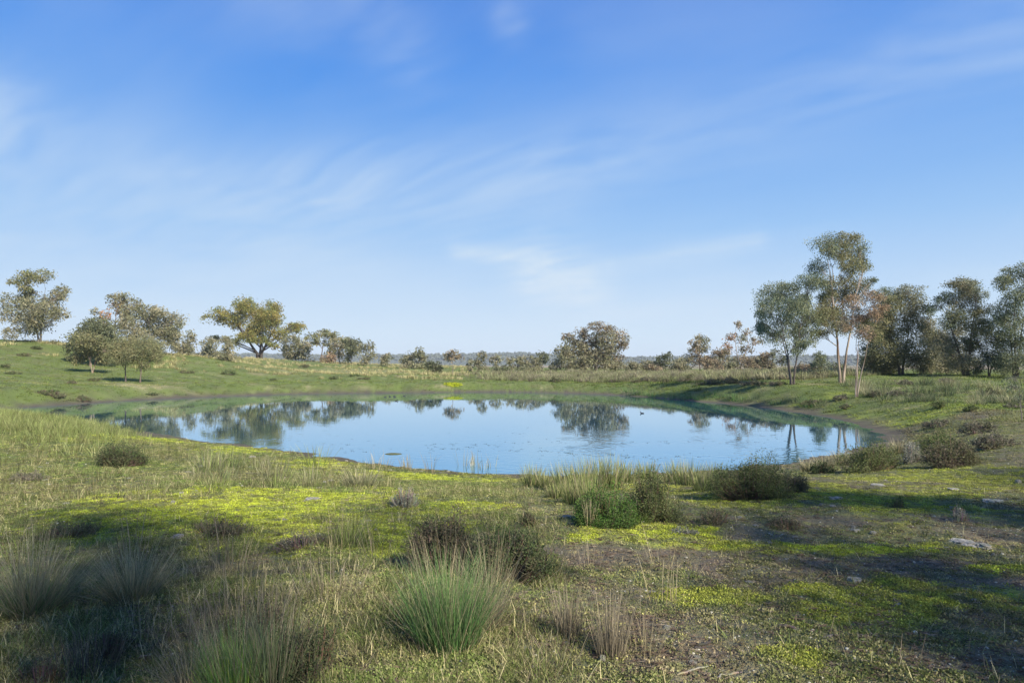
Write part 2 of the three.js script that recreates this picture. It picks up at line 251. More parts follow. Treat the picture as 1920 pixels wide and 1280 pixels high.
{ // far wooded hills
  const mb = new MB(); const r = rng(91);
  const nx = 420, nz = 7; const base = mb.k;
  for (let j = 0; j <= nz; j++) for (let i = 0; i <= nx; i++) {
    const a = lerp(-1.25, 1.25, i / nx), D = 2300 + j * 130, x = Math.sin(a) * D, z = -Math.cos(a) * D;
    const top = 47 + 14 * fbm(a * 3.1 + 2, 0.3, 4) - 14 * sstep(0.0, 0.3, a) + 2 * n2(a * 60, 3);
    const y = top * sstep(0, 5, j) * (j > 5 ? 0.97 : 1) + (j > 2 ? 3.5 * n2(a * 300, j * 2.1) : 0) - 2;
    const f = fbm(x * 0.004, z * 0.004, 3); mb.v(x, y, z, mixc([0.066, 0.08, 0.046], [0.10, 0.105, 0.06], sstep(-0.4, 0.5, f)));
  }
  for (let j = 0; j < nz; j++) for (let i = 0; i < nx; i++) { const k = base + j * (nx + 1) + i; mb.i.push(k, k + 1, k + nx + 2, k, k + nx + 2, k + nx + 1); }
  const o = mb.mesh('hills', M.bark, scene); o.geometry.computeVertexNormals(); tag(o, 'low wooded hills along the far horizon', 'hills', null, 'structure');
  const t = new THREE.IcosahedronGeometry(1, 0), im = new THREE.InstancedMesh(t, new THREE.MeshStandardMaterial({ name: 'far_foliage', roughness: 1 }), 9000), mt = new THREE.Matrix4(), q = new THREE.Quaternion(), e = new THREE.Euler(), cc = new THREE.Color();
  for (let i = 0; i < 9000; i++) {
    const a = lerp(-0.75, 0.75, r()), j = Math.floor(r() * r() * nz + 0.0), ii = Math.floor((a + 1.25) / 2.5 * nx), k = (base + Math.min(nz, nz - 1 - j) * (nx + 1) + ii) * 3, s = 3 + r() * 4.5;
    mt.compose(new THREE.Vector3(mb.p[k] + (r() - 0.5) * 16, mb.p[k + 1] + s * 0.3 + (r() - 0.5) * 2, mb.p[k + 2] + (r() - 0.5) * 110), q.setFromEuler(e.set(r() * 6, r() * 6, r() * 6)), new THREE.Vector3(s * (0.8 + r() * 0.7), s * (0.7 + r() * 0.5), s)); im.setMatrixAt(i, mt);
    const g = 0.75 + r() * 0.5; im.setColorAt(i, cc.setRGB(0.075 * g, 0.088 * g, 0.052 * g));
  }
  im.name = 'forest'; im.castShadow = im.receiveShadow = true; scene.add(im); tag(im, 'dense dark forest covering the far hills', 'forest', null, 'stuff');
}
scene.fog = new THREE.FogExp2(0xdfe8f5, 0.00014);
console.log('terrain');

// ---------- trees ----------
const PAL = {
  grey: [[0.135, 0.142, 0.088], [0.105, 0.115, 0.068], [0.165, 0.160, 0.105]], olive: [[0.118, 0.124, 0.062], [0.145, 0.142, 0.075], [0.092, 0.105, 0.052]], gold: [[0.128, 0.132, 0.040], [0.098, 0.118, 0.042], [0.155, 0.135, 0.045]],
  dark: [[0.075, 0.09, 0.052], [0.10, 0.112, 0.066], [0.06, 0.072, 0.042]], glauc: [[0.10, 0.125, 0.078], [0.13, 0.145, 0.08], [0.08, 0.105, 0.066]], brown: [[0.15, 0.128, 0.088], [0.125, 0.122, 0.078], [0.17, 0.14, 0.095]], rust: [[0.21, 0.115, 0.05], [0.16, 0.105, 0.055], [0.135, 0.12, 0.07]], pink: [[0.18, 0.138, 0.092], [0.145, 0.132, 0.08], [0.20, 0.142, 0.095]],
};
for (const k in PAL) PAL[k] = PAL[k].map(([a, b, c]) => [a * 1.78, b * 1.66, c * 1.58]);
const BARK = { dark: [0.085, 0.07, 0.06], grey: [0.19, 0.165, 0.14], pale: [0.33, 0.265, 0.21], brown: [0.13, 0.10, 0.08] };
const pick = (r, a) => a[Math.floor(r() * a.length)];
const shadowTypes = {};
// blobs: [u, v, half width, half height, palette?] in photograph pixels, turned into metres about the tree's base
function tree(name, label, category, u, v, D, pal, bark, blobs, o = {}) {
  const r = rng(Math.round(u * 131 + v * 17 + D)), s = D / F, bx = (u - 960) * s, root = new THREE.Group();
  root.name = numbered(name); root.position.copy(stand(bx, -D, 0.06)); scene.add(root); tag(root, label, category, o.group);
  const spread = (Math.max(...blobs.map((b) => b[0] + b[2])) - Math.min(...blobs.map((b) => b[0] - b[2]))) * s * 0.5;
  const B = blobs.map(([bu, bv, ru, rv, p]) => { const x = (bu - u) * s, zr = Math.sqrt(Math.max(0, spread * spread - x * x)) * 0.75; return { x, y: (v - bv) * s, z: (r() * 2 - 1) * zr, rx: ru * s * (D < 70 ? 1.36 : 1.16), ry: rv * s * (D < 70 ? 1.32 : 1.14), p: PAL[p ?? pal] }; });
  const top = Math.max(...B.map((b) => b.y)), low = Math.min(...B.map((b) => b.y - b.ry));
  const nS = o.stems ?? 1, r0 = (o.girth ?? 0.022) * 0.85 * top / Math.sqrt(nS), stems = [];
  for (let k = 0; k < nS; k++) {
    const mb = new MB(true), ang = k / nS * 6.283 + r() * 0.8, ex = nS > 1 ? Math.cos(ang) : 0, ez = nS > 1 ? Math.sin(ang) : 0;
    const cx = B.reduce((a, b) => a + b.x, 0) / B.length + (o.lean ?? 0) * s + ex * spread * 0.45, cz = ez * spread * 0.45, h = top * (o.stemTop ?? 0.86) * (1 - 0.12 * r() * (nS > 1)), pts = [], rad = [], n = 12, w1 = r() * 9, w2 = r() * 9;
    for (let i = 0; i <= n; i++) { const t = i / n, fk = o.fork ?? 0, e = Math.max(0, (t - fk) / (1 - fk)) ** (fk ? 1.0 : 1.25); pts.push(new THREE.Vector3(ex * r0 * 1.2 + cx * e + 0.018 * top * n2(w1, t * 3) * t, h * t, ez * r0 * 1.2 + cz * e + 0.018 * top * n2(w2, t * 3) * t)); rad.push(Math.max(0.006, r0 * (1 - 0.86 * t) * (1 + 0.55 * Math.exp(-t * 18)))); }
    pts[0].y = -0.25;
    stems.push({ mb, pts, rad, h });
  }
  const barkc = (t) => { const c = BARK[bark], g = 0.75 + 0.5 * r(); const m = bark === 'pale' && r() < 0.35 ? [0.5, 0.4, 0.35] : [1, 1, 1]; return [c[0] * g * m[0], c[1] * g * m[1], c[2] * g * m[2]]; };
  for (const st of stems) st.mb.tube(st.pts, st.rad, D < 70 ? 8 : 6, barkc);
  const at = (st, y) => { const f = clamp(y / st.h) * 12, i = Math.min(11, Math.floor(f)), t = f - i; return [new THREE.Vector3().lerpVectors(st.pts[i], st.pts[i + 1], t), lerp(st.rad[i], st.rad[i + 1], t)]; };
  const crown = new MB(), Lp = o.leaf ?? (D < 70 ? 3.0 : 3.6), Wp = Lp * (o.narrow ?? (D < 70 ? 0.36 : 0.46)), L = Lp * s, W = Wp * s, cover = (o.cover ?? 2.0) * (D < 70 ? 1.9 : 1.5), minY = o.minLimb ?? 0.18;
  for (const b of B) {
    const st = stems.reduce((a, q) => { const d = at(q, b.y)[0].distanceTo(new THREE.Vector3(b.x, b.y, b.z)); return d < a[1] ? [q, d] : a; }, [stems[0], 1e9])[0];
    const c = new THREE.Vector3(b.x, b.y, b.z), hd = Math.hypot(b.x - at(st, b.y)[0].x, b.z - at(st, b.y)[0].z);
    const [sp, sr] = at(st, Math.max(top * minY * (0.8 + 0.5 * r()), Math.min(b.y - b.ry * 0.3 - hd * (0.55 + 0.5 * r()), st.h * 0.97)));
    const midp = new THREE.Vector3().lerpVectors(sp, c, 0.5).add(new THREE.Vector3((r() - 0.5) * hd * 0.2, -hd * 0.06 + (r() - 0.5) * hd * 0.12, (r() - 0.5) * hd * 0.2));
    const curve = new THREE.QuadraticBezierCurve3(sp, midp, c), pts = curve.getPoints(6), lr = Math.max(0.006, Math.min(sr * 0.62, r0 * 0.5));
    st.mb.tube(pts, pts.map((_, i) => Math.max(0.5 * s * 0.4, lr * (1 - i / 6 * 0.75))), 5, barkc);
    const nL = Math.round(Math.PI * b.rx * b.ry / (L * W * 0.5) * cover), nC = Math.max(3, Math.round(9 + 0.045 * (b.rx * b.ry) / (s * s)));
    const clumps = [];
    for (let i = 0; i < nC; i++) { let x, y, z; do { x = r() * 2 - 1; y = r() * 2 - 1; z = r() * 2 - 1; } while (x * x + y * y + z * z > 1); const l = Math.hypot(x, y, z), k = l ** 0.55 / (l + 1e-6) * (r() < 0.2 ? 1.15 : 0.86); const q = new THREE.Vector3(b.x + x * k * b.rx, b.y + y * k * b.ry, b.z + z * k * b.rx); const cs = 0.28 + 0.55 * r() * r() + 0.08 * r(); clumps.push([q, pick(r, b.p), 0.8 + 0.4 * r(), cs ** 1.6 * (0.6 + 0.8 * r()), cs * 1.05]);
      const f = 0.35 + 0.6 * r(), a0 = curve.getPoint(f), mid = new THREE.Vector3().lerpVectors(a0, q, 0.55); mid.y += 0.08 * b.ry; st.mb.tube([a0, mid, q], [Math.max(lr * 0.28, 0.22 * s), Math.max(lr * 0.18, 0.18 * s), 0.1 * s], 3, barkc); }
    for (let i = 0; i < nL * 0.1; i++) { // stray leaves between the sprays
      const a = r() * 6.283, h = r() * 2 - 1, rr = 1.08 * r() ** 0.4, hh = Math.sqrt(1 - h * h), pc = pick(r, b.p), g = 0.6 + 0.8 * r(), k = 0.6 + 0.7 * r(); let dx = (r() - 0.5) * 1.6, dy = -0.5 + (r() - 0.5) * 1.3, dz = (r() - 0.5) * 1.6; const dl = 1 / (Math.hypot(dx, dy, dz) + 1e-6);
      crown.leaf(b.x + Math.cos(a) * hh * rr * b.rx, b.y + h * rr * b.ry, b.z + Math.sin(a) * hh * rr * b.rx, dx * dl, dy * dl, dz * dl, L * k, W * k, r, [pc[0] * g, pc[1] * g, pc[2] * g]);
    }
    const lo = o.loose ?? 1, sum = clumps.reduce((a, q) => a + q[3], 0);
    for (const [q, pc, g0, wt, cs] of clumps) {
      const cr = cs * lo;
      const n = Math.round(nL * 0.9 * wt / sum);
      for (let i = 0; i < n; i++) {
        const a = r() * 6.283, h = r() * 2 - 1, rr = r() ** 0.5, hh = Math.sqrt(1 - h * h), x = q.x + Math.cos(a) * hh * rr * b.rx * cr, y = q.y + (h - 0.25) * rr * b.ry * cr * 1.15 - (o.hang ?? 0.5) * L * r(), z = q.z + Math.sin(a) * hh * rr * b.rx * cr;
        let dx = (r() - 0.5) * 1.6, dy = -(o.hang ?? 0.55) + (r() - 0.5) * 1.3, dz = (r() - 0.5) * 1.6; const dl = 1 / (Math.hypot(dx, dy, dz) + 1e-6), g = g0 * (0.7 + 0.6 * r()), k = 0.5 + 0.95 * r();
        crown.leaf(x, y, z, dx * dl, dy * dl, dz * dl, L * k, W * k, r, [pc[0] * g, pc[1] * g, pc[2] * g]);
      }
    }
  }
  for (const st of stems) st.mb.mesh('trunk', M.bark, root);
  crown.mesh('crown', M.leaf, root);
  return root;
}
const gumL = 'gum trees on the grassy left hill', gumR = 'gum trees along the dam bank', gumF = 'trees beyond the far shore';
const gum = (...a) => tree('gum_tree', a[0], 'tree', ...a.slice(1));
gum('tall two-tiered gum tree on the ridge at far left', 74, 642, 100, 'grey', 'grey', [[58, 518, 14, 11, 'olive'], [72, 532, 13, 12, 'olive'], [100, 517, 17, 10, 'olive'], [95, 540, 12, 11], [40, 527, 11, 6], [103, 553, 8, 5], [84, 553, 14, 11], [62, 550, 12, 10], [45, 545, 10, 8], [35, 568, 22, 16], [60, 575, 26, 20], [90, 575, 26, 16], [112, 586, 13, 11], [55, 605, 20, 16], [78, 602, 20, 16], [40, 590, 16, 12], [52, 622, 14, 10]], { group: gumL, stems: 2, cover: 1.9 });
gum('gum tree with rusty orange dead leaves rising behind left hill', 212, 657, 105, 'grey', 'brown', [[205, 560, 14, 11], [225, 558, 16, 11], [243, 568, 13, 11], [215, 575, 14, 12, 'rust'], [204, 590, 7, 12, 'rust'], [216, 598, 7, 12, 'rust'], [246, 585, 10, 12], [188, 585, 8, 5], [230, 592, 12, 10]], { group: gumL, cover: 1.6 });
gum('broad dense grey-green gum beside the rusty-leaved tree', 282, 664, 98, 'grey', 'grey', [[262, 590, 18, 13], [290, 585, 22, 13], [312, 598, 17, 14], [280, 610, 30, 18], [305, 625, 20, 18], [255, 615, 22, 18], [270, 640, 28, 16], [300, 648, 18, 12], [261, 573, 6, 8], [240, 640, 14, 14]], { group: gumL, cover: 2.3 });
gum('dark rounded gum behind the multi-stemmed hill tree', 168, 690, 88, 'dark', 'brown', [[150, 620, 20, 16], [175, 610, 22, 14], [200, 615, 20, 16], [143, 640, 15, 16], [190, 635, 22, 16], [215, 640, 14, 18], [140, 655, 12, 12], [170, 640, 20, 16]], { group: gumL, cover: 2.2 });
gum('olive multi-stemmed small tree on left slope', 173, 700, 75, 'olive', 'pale', [[160, 640, 22, 14], [187, 638, 20, 14], [150, 660, 14, 12], [200, 655, 13, 14], [175, 656, 24, 14], [145, 671, 10, 7], [191, 671, 11, 9]], { group: gumL, stems: 4, cover: 1.9, girth: 0.03 });
gum('slim sapling nearest the left shore, one of a pair, with darker trunk', 235, 717, 68, 'olive', 'dark', [[228, 650, 17, 14], [245, 660, 14, 13], [219, 664, 11, 11], [240, 640, 12, 9], [235, 676, 12, 6]], { group: gumL, cover: 1.6 });
gum('slim sapling on left slope, right one of the pair', 262, 715, 68, 'olive', 'brown', [[265, 640, 20, 12], [276, 655, 16, 13], [255, 660, 13, 11], [286, 662, 10, 9], [262, 677, 13, 7]], { group: gumL, cover: 1.6 });
gum('small grey gum with a forked crown behind the left hill', 335, 669, 130, 'grey', 'grey', [[328, 630, 9, 12], [340, 650, 12, 11], [325, 652, 9, 10]], { group: gumL });
gum('small rounded gum beside the fork-crowned one on left hill', 354, 669, 130, 'grey', 'grey', [[352, 628, 10, 11], [357, 645, 11, 12], [352, 658, 10, 9]], { group: gumL });
gum('loose grey tree on the crest left of the large golden gum', 402, 673, 125, 'grey', 'grey', [[400, 635, 14, 9], [417, 630, 12, 7], [395, 650, 12, 9], [379, 655, 9, 11], [368, 662, 7, 7], [408, 655, 8, 9]], { group: gumL });
tree('rounded_bush', 'cone-shaped bush on the crest left of the large golden gum', 'bush', 425, 676, 105, 'grey', 'grey', [[425, 645, 9, 9], [425, 662, 16, 11]], { cover: 2.6 });
gum('largest spreading gum with golden-green crown and dark forked trunk', 486, 683, 200, 'gold', 'dark', [[450, 575, 26, 11], [478, 572, 18, 13], [430, 590, 18, 11], [455, 597, 24, 13], [487, 600, 20, 13], [515, 577, 16, 14], [518, 595, 20, 13], [500, 615, 18, 11], [540, 610, 18, 9], [557, 609, 10, 6], [530, 625, 20, 9], [470, 622, 18, 11], [445, 622, 13, 9], [424, 605, 10, 9], [455, 641, 11, 7], [507, 637, 13, 7], [521, 646, 11, 5], [400, 632, 9, 5], [470, 590, 20, 13], [500, 592, 18, 13], [485, 630, 16, 9]], { group: gumL, stems: 3, fork: 0.24, girth: 0.06, cover: 2.4, leaf: 3.2, minLimb: 0.22, stemTop: 0.8 });
gum('bushy low gum close right of the largest gum', 553, 677, 170, 'grey', 'dark', [[545, 640, 17, 11], [563, 645, 15, 13], [540, 658, 15, 11], [571, 655, 10, 9], [555, 663, 17, 9]], { group: gumL, cover: 2.3 });
gum('flat-topped gum with clear pale trunk on the left crest', 601, 679, 167, 'olive', 'brown', [[588, 630, 11, 9], [604, 622, 16, 7], [620, 628, 12, 7], [596, 641, 9, 5], [630, 634, 9, 7], [610, 640, 8, 5]], { group: gumL, girth: 0.03 });
gum('pale grey gum behind the flat-topped one', 636, 682, 160, 'grey', 'pale', [[628, 645, 14, 11], [645, 640, 14, 11], [635, 659, 12, 10], [655, 650, 10, 10], [620, 660, 9, 8]], { group: gumL, cover: 2 });
tree('rounded_bush', 'low reddish bush at the foot of the flat-topped gum', 'bush', 614, 682, 155, 'pink', 'brown', [[608, 672, 9, 5], [620, 670, 10, 6]], { cover: 2.6 });
gum('dark upright gum right of the pale grey one', 658, 684, 155, 'dark', 'dark', [[655, 638, 12, 9], [667, 645, 11, 9], [660, 655, 13, 9], [650, 666, 9, 8]], { group: gumL });
gum('thin open gum at the end of the left crest row', 686, 685, 150, 'grey', 'grey', [[692, 645, 9, 7], [679, 650, 10, 9], [693, 664, 11, 7], [685, 673, 10, 7]], { group: gumL, cover: 1.7 });
gum('small lone round gum before the blue hills', 722, 688, 150, 'grey', 'brown', [[722, 669, 9, 8], [720, 678, 8, 6]], { group: gumF, cover: 2.4 });
gum('wide low gum left of the thin lone tree', 778, 692, 140, 'grey', 'grey', [[769, 665, 11, 9], [787, 659, 9, 8], [791, 672, 11, 9], [760, 676, 9, 9], [777, 682, 16, 7]], { group: gumF, cover: 2.2 });
gum('small umbrella bush tree in front of the wide low gum', 813, 705, 106, 'dark', 'dark', [[812, 685, 12, 8], [805, 681, 8, 6], [821, 690, 8, 6]], { group: gumF, girth: 0.05, stems: 3, cover: 2.4 });
gum('thin lone tree with sparse crown near the pond centre', 849, 704, 106, 'brown', 'grey', [[841, 663, 9, 6], [854, 659, 8, 5], [859, 668, 7, 6], [840, 673, 6, 4], [848, 668, 7, 6]], { group: gumF, cover: 1.5 });
gum('tiny upright gum just right of the thin lone tree', 881, 699, 125, 'grey', 'grey', [[881, 680, 6, 6], [881, 690, 6, 5]], { group: gumF, cover: 2.2 });
gum('dense upright gum, tallest of the small far-shore trees', 904, 699, 120, 'grey', 'grey', [[904, 664, 7, 7], [899, 678, 9, 9], [906, 689, 10, 7]], { group: gumF, cover: 2.5 });
gum('small round-headed gum over a dark bush on far shore', 931, 699, 122, 'grey', 'grey', [[930, 672, 10, 7], [932, 682, 7, 5]], { group: gumF, cover: 2 });
tree('rounded_bush', 'dark spreading bush under the round-headed far-shore gum', 'bush', 937, 701, 114, 'dark', 'dark', [[928, 693, 9, 5], [942, 691, 11, 6]], { cover: 2.5 });
gum('narrow gum between the dark bush and the wide dense one', 957, 699, 122, 'grey', 'grey', [[956, 675, 8, 7], [958, 688, 6, 7]], { group: gumF, cover: 2 });
gum('wide dense gum left of the biggest far-shore tree', 990, 701, 115, 'grey', 'grey', [[975, 681, 12, 11], [990, 675, 14, 9], [1006, 682, 11, 11], [990, 692, 20, 8]], { group: gumF, cover: 2.4 });
gum('faint small gum in the gap beside the biggest far-shore tree', 1018, 697, 150, 'dark', 'grey', [[1014, 667, 8, 5], [1023, 672, 6, 7], [1016, 682, 8, 7]], { group: gumF });
gum('side gum leaning against the biggest far-shore tree', 1052, 699, 113, 'grey', 'grey', [[1052, 655, 13, 10], [1062, 668, 15, 12], [1045, 680, 11, 11], [1070, 686, 12, 9], [1036, 690, 8, 7]], { group: gumF, cover: 2 });
gum('biggest dome-crowned gum on the far shore', 1118, 699, 115, 'grey', 'dark', [[1120, 611, 20, 8, 'brown'], [1090, 620, 14, 8, 'brown'], [1065, 630, 12, 7, 'brown'], [1145, 617, 16, 9, 'brown'], [1165, 632, 14, 11, 'brown'], [1170, 646, 9, 9, 'brown'], [1135, 632, 20, 13], [1105, 638, 24, 13, 'brown'], [1080, 645, 20, 13], [1065, 655, 14, 9], [1130, 655, 30, 15], [1095, 665, 26, 15], [1150, 665, 20, 13, 'brown'], [1120, 682, 36, 11], [1160, 685, 16, 9], [1085, 686, 18, 9]], { group: gumF, cover: 1.9, girth: 0.035 });
gum('low grey scrub tree right of the biggest far-shore gum', 1203, 699, 118, 'grey', 'grey', [[1195, 682, 14, 9], [1213, 684, 14, 9]], { group: gumF, cover: 2.3 });
gum('round-topped little gum above the low scrub', 1243, 698, 118, 'dark', 'grey', [[1244, 664, 9, 6], [1232, 668, 6, 5], [1245, 678, 14, 9], [1226, 684, 13, 9], [1266, 686, 12, 8]], { group: gumF, cover: 2.1 });
gum('rounded brown-green gum left of the sparse leaning tree', 1313, 699, 120, 'brown', 'brown', [[1298, 645, 10, 8], [1318, 637, 12, 8, 'grey'], [1326, 650, 10, 9, 'grey'], [1305, 660, 14, 11], [1288, 672, 12, 9, 'grey'], [1320, 673, 14, 11]], { group: gumF, cover: 1.9 });
gum('brown scrubby tree between two taller far-shore gums', 1354, 699, 116, 'brown', 'brown', [[1345, 660, 12, 8], [1361, 665, 12, 9], [1345, 681, 16, 9, 'grey'], [1371, 683, 12, 11, 'grey']], { group: gumF, cover: 2 });
gum('sparse brownish gum with a pale trunk leaning out', 1386, 698, 116, 'brown', 'pale', [[1394, 605, 5, 8], [1378, 606, 4, 5], [1405, 620, 8, 7], [1380, 630, 10, 7, 'rust'], [1395, 635, 10, 8, 'grey'], [1416, 638, 10, 6], [1369, 648, 8, 8, 'rust'], [1400, 655, 12, 8], [1425, 640, 5, 5], [1392, 672, 12, 8]], { group: gumF, cover: 1.3, stems: 2 });
gum('brown drooping scrub tree behind the left dam-bank gum', 1446, 702, 82, 'brown', 'brown', [[1438, 668, 10, 9], [1456, 660, 13, 7, 'dark'], [1445, 684, 12, 9], [1465, 675, 10, 9, 'dark']], { group: gumF, cover: 1.7 });
gum('weeping dark-trunked gum at the left end of the dam bank', 1486, 723, 52, 'glauc', 'dark', [[1470, 540, 26, 13], [1500, 535, 22, 13], [1447, 558, 20, 13], [1430, 582, 13, 13], [1440, 607, 13, 11], [1470, 575, 24, 16], [1510, 563, 18, 16], [1490, 600, 24, 16], [1462, 627, 16, 12], [1510, 622, 16, 16], [1524, 592, 14, 16], [1507, 643, 11, 7], [1480, 648, 13, 10], [1430, 618, 8, 8]], { group: gumR, stems: 3, hang: 1.1, cover: 1.6, stemTop: 0.8, girth: 0.02 });
gum('tallest gum on the dam bank with upright pinkish trunks', 1578, 717, 54, 'olive', 'pale', [[1565, 445, 20, 11, 'glauc'], [1600, 442, 20, 11], [1625, 460, 14, 13, 'glauc'], [1550, 466, 13, 13, 'glauc'], [1582, 466, 20, 12], [1612, 480, 18, 12], [1543, 495, 14, 12, 'glauc'], [1575, 500, 16, 12], [1636, 492, 9, 9, 'glauc'], [1558, 522, 16, 11], [1602, 522, 13, 15], [1628, 526, 14, 11], [1648, 517, 8, 5, 'glauc'], [1545, 545, 14, 9], [1617, 547, 14, 9], [1566, 553, 16, 11], [1596, 543, 13, 12], [1590, 590, 18, 12, 'pink'], [1570, 575, 18, 12, 'pink'], [1545, 590, 20, 14], [1519, 590, 13, 15], [1597, 562, 16, 11, 'pink'], [1560, 612, 18, 11], [1533, 622, 13, 11]], { group: gumR, stems: 3, cover: 1.4, hang: 0.8, girth: 0.017, stemTop: 0.9 });
gum('pale-stemmed sapling with reddish leaves in front of tallest gum', 1606, 743, 43, 'pink', 'pale', [[1626, 552, 17, 9], [1641, 576, 15, 11], [1615, 582, 15, 11], [1630, 602, 17, 11, 'olive'], [1611, 617, 13, 9], [1590, 602, 11, 9], [1640, 625, 12, 9, 'olive']], { group: gumR, stems: 3, cover: 1.7, girth: 0.012, minLimb: 0.1 });
gum('small dark tree between the two front dam-bank gums', 1541, 708, 62, 'glauc', 'dark', [[1534, 665, 9, 8], [1546, 680, 12, 9], [1530, 686, 8, 8]], { group: gumR, cover: 1.6 });
gum('dense bushy gum right of the tallest dam-bank tree', 1690, 706, 62, 'olive', 'dark', [[1680, 555, 18, 12, 'glauc'], [1700, 550, 18, 11, 'grey'], [1664, 572, 16, 12], [1711, 576, 15, 13, 'grey'], [1685, 590, 26, 14, 'grey'], [1655, 606, 17, 16], [1711, 610, 17, 16, 'grey'], [1680, 630, 26, 16, 'olive'], [1660, 660, 24, 18], [1700, 655, 24, 18], [1640, 672, 15, 16], [1720, 682, 14, 14], [1690, 687, 24, 13]], { group: gumR, cover: 2.0, stems: 2 });
gum('narrow gum in the gap between the two bushy dam-bank gums', 1746, 706, 64, 'grey', 'grey', [[1735, 585, 9, 8, 'glauc'], [1741, 610, 13, 13], [1730, 632, 13, 13], [1756, 636, 13, 13], [1746, 662, 13, 13], [1735, 686, 13, 11]], { group: gumR, cover: 1.7 });
gum('tall round-headed gum second from the right edge', 1812, 707, 58, 'grey', 'brown', [[1800, 534, 20, 11], [1826, 535, 18, 11, 'glauc'], [1841, 551, 12, 13, 'glauc'], [1780, 558, 14, 9, 'glauc'], [1764, 572, 9, 9, 'glauc'], [1810, 560, 20, 13], [1795, 592, 20, 13, 'olive'], [1831, 586, 14, 13], [1775, 602, 14, 13, 'glauc'], [1810, 617, 20, 13, 'olive'], [1785, 642, 18, 14], [1760, 657, 14, 13], [1826, 652, 13, 13], [1798, 682, 20, 12]], { group: gumR, cover: 1.6, stems: 2 });
gum('low dark gum filling below the right-edge tree', 1855, 708, 57, 'glauc', 'dark', [[1850, 610, 13, 12], [1866, 631, 15, 14], [1840, 641, 13, 13], [1855, 666, 18, 16], [1836, 687, 14, 13], [1880, 682, 16, 13]], { group: gumR, cover: 1.8, stems: 3 });
gum('tall dark gum cut by the right edge', 1905, 709, 55, 'glauc', 'dark', [[1905, 511, 13, 11, 'glauc'], [1889, 526, 14, 11, 'glauc'], [1927, 505, 14, 12, 'glauc'], [1920, 540, 22, 16, 'glauc'], [1885, 560, 15, 14, 'glauc'], [1905, 582, 22, 16], [1932, 602, 20, 18], [1880, 612, 18, 16], [1910, 642, 24, 18], [1890, 672, 20, 15], [1932, 682, 20, 16], [1870, 590, 11, 11, 'glauc']], { group: gumR, cover: 1.7, stems: 3 });
gum('shadowy low gum between the narrow and round-headed gums', 1776, 708, 66, 'grey', 'dark', [[1765, 640, 17, 15], [1786, 622, 15, 15], [1775, 665, 21, 15], [1755, 682, 17, 13], [1797, 686, 17, 12]], { group: gumR, cover: 1.7, stems: 3 });
gum('leafy low gum behind the pale-stemmed sapling', 1640, 706, 66, 'olive', 'dark', [[1630, 610, 15, 14], [1650, 630, 16, 15], [1635, 655, 18, 15], [1650, 682, 18, 13], [1622, 686, 12, 12]], { group: gumR, cover: 1.7, stems: 3 });
for (const [u, v, w, h, p, l] of [[1188, 699, 26, 22, 'grey', 'low grey bush against the big far-shore gum'], [1275, 699, 34, 30, 'grey', 'round grey bush left of the brown-green gum'], [1335, 700, 36, 34, 'brown', 'brown bush right of the brown-green gum'], [1412, 700, 36, 36, 'brown', 'brown bush under the sparse leaning gum'], [1430, 702, 30, 40, 'grey', 'grey bush behind the weeping gum'], [1225, 700, 30, 20, 'brown', 'low brown bush before the little round-topped gum'], [1365, 702, 30, 24, 'grey', 'low grey bush at the foot of the leaning gum'], [1510, 704, 40, 26, 'brown', 'brown bush seen under the weeping gum'], [1575, 704, 40, 26, 'dark', 'dark bush behind the tallest trunk']]) tree('rounded_bush', l, 'bush', u, v, 112 - (u > 1500) * 40, p, 'brown', [[u - w * 0.22, v - h * 0.45, w * 0.3, h * 0.32], [u + w * 0.22, v - h * 0.4, w * 0.3, h * 0.34], [u, v - h * 0.7, w * 0.3, h * 0.26], [u, v - h * 0.25, w * 0.46, h * 0.22]], { cover: 1.9, stems: 3, group: 'bushes beyond the far bank' });
tree('sapling', 'thin drooping sapling at the right edge above the heath', 'sapling', 1917, 802, 25, 'glauc', 'grey', [[1904, 716, 13, 5], [1918, 726, 9, 6], [1893, 731, 9, 5], [1930, 715, 9, 8], [1912, 745, 8, 8]], { cover: 0.7, hang: 0.9, girth: 0.014, leaf: 4.5, narrow: 0.25 });
for (const [u, v, h, D, l] of [[145, 643, 52, 140, 'taller conifer poking over the left ridge'], [168, 645, 52, 150, 'spire-topped conifer behind the dark rounded gum'], [97, 643, 27, 150, 'small conifer right of the ridge gum trunk'], [108, 643, 27, 150, 'small conifer, outer of two right of the ridge gum'], [5, 640, 18, 150, 'small bush tree on the ridge at the left edge'], [30, 640, 16, 150, 'small conifer on the ridge left of the tall gum']]) {
  const bl = []; for (let k = 0; k < 5; k++) bl.push([u + (k % 2 - 0.5) * 2, v - h * (0.12 + 0.19 * k), Math.max(1.5, h * 0.17 * (1 - k * 0.17)), h * 0.12]);
  tree('conifer', l, 'tree', u, v, D, 'dark', 'dark', bl, { cover: 2.4, stemTop: 1, hang: 0.1, group: 'small conifers behind the left ridge' });
}
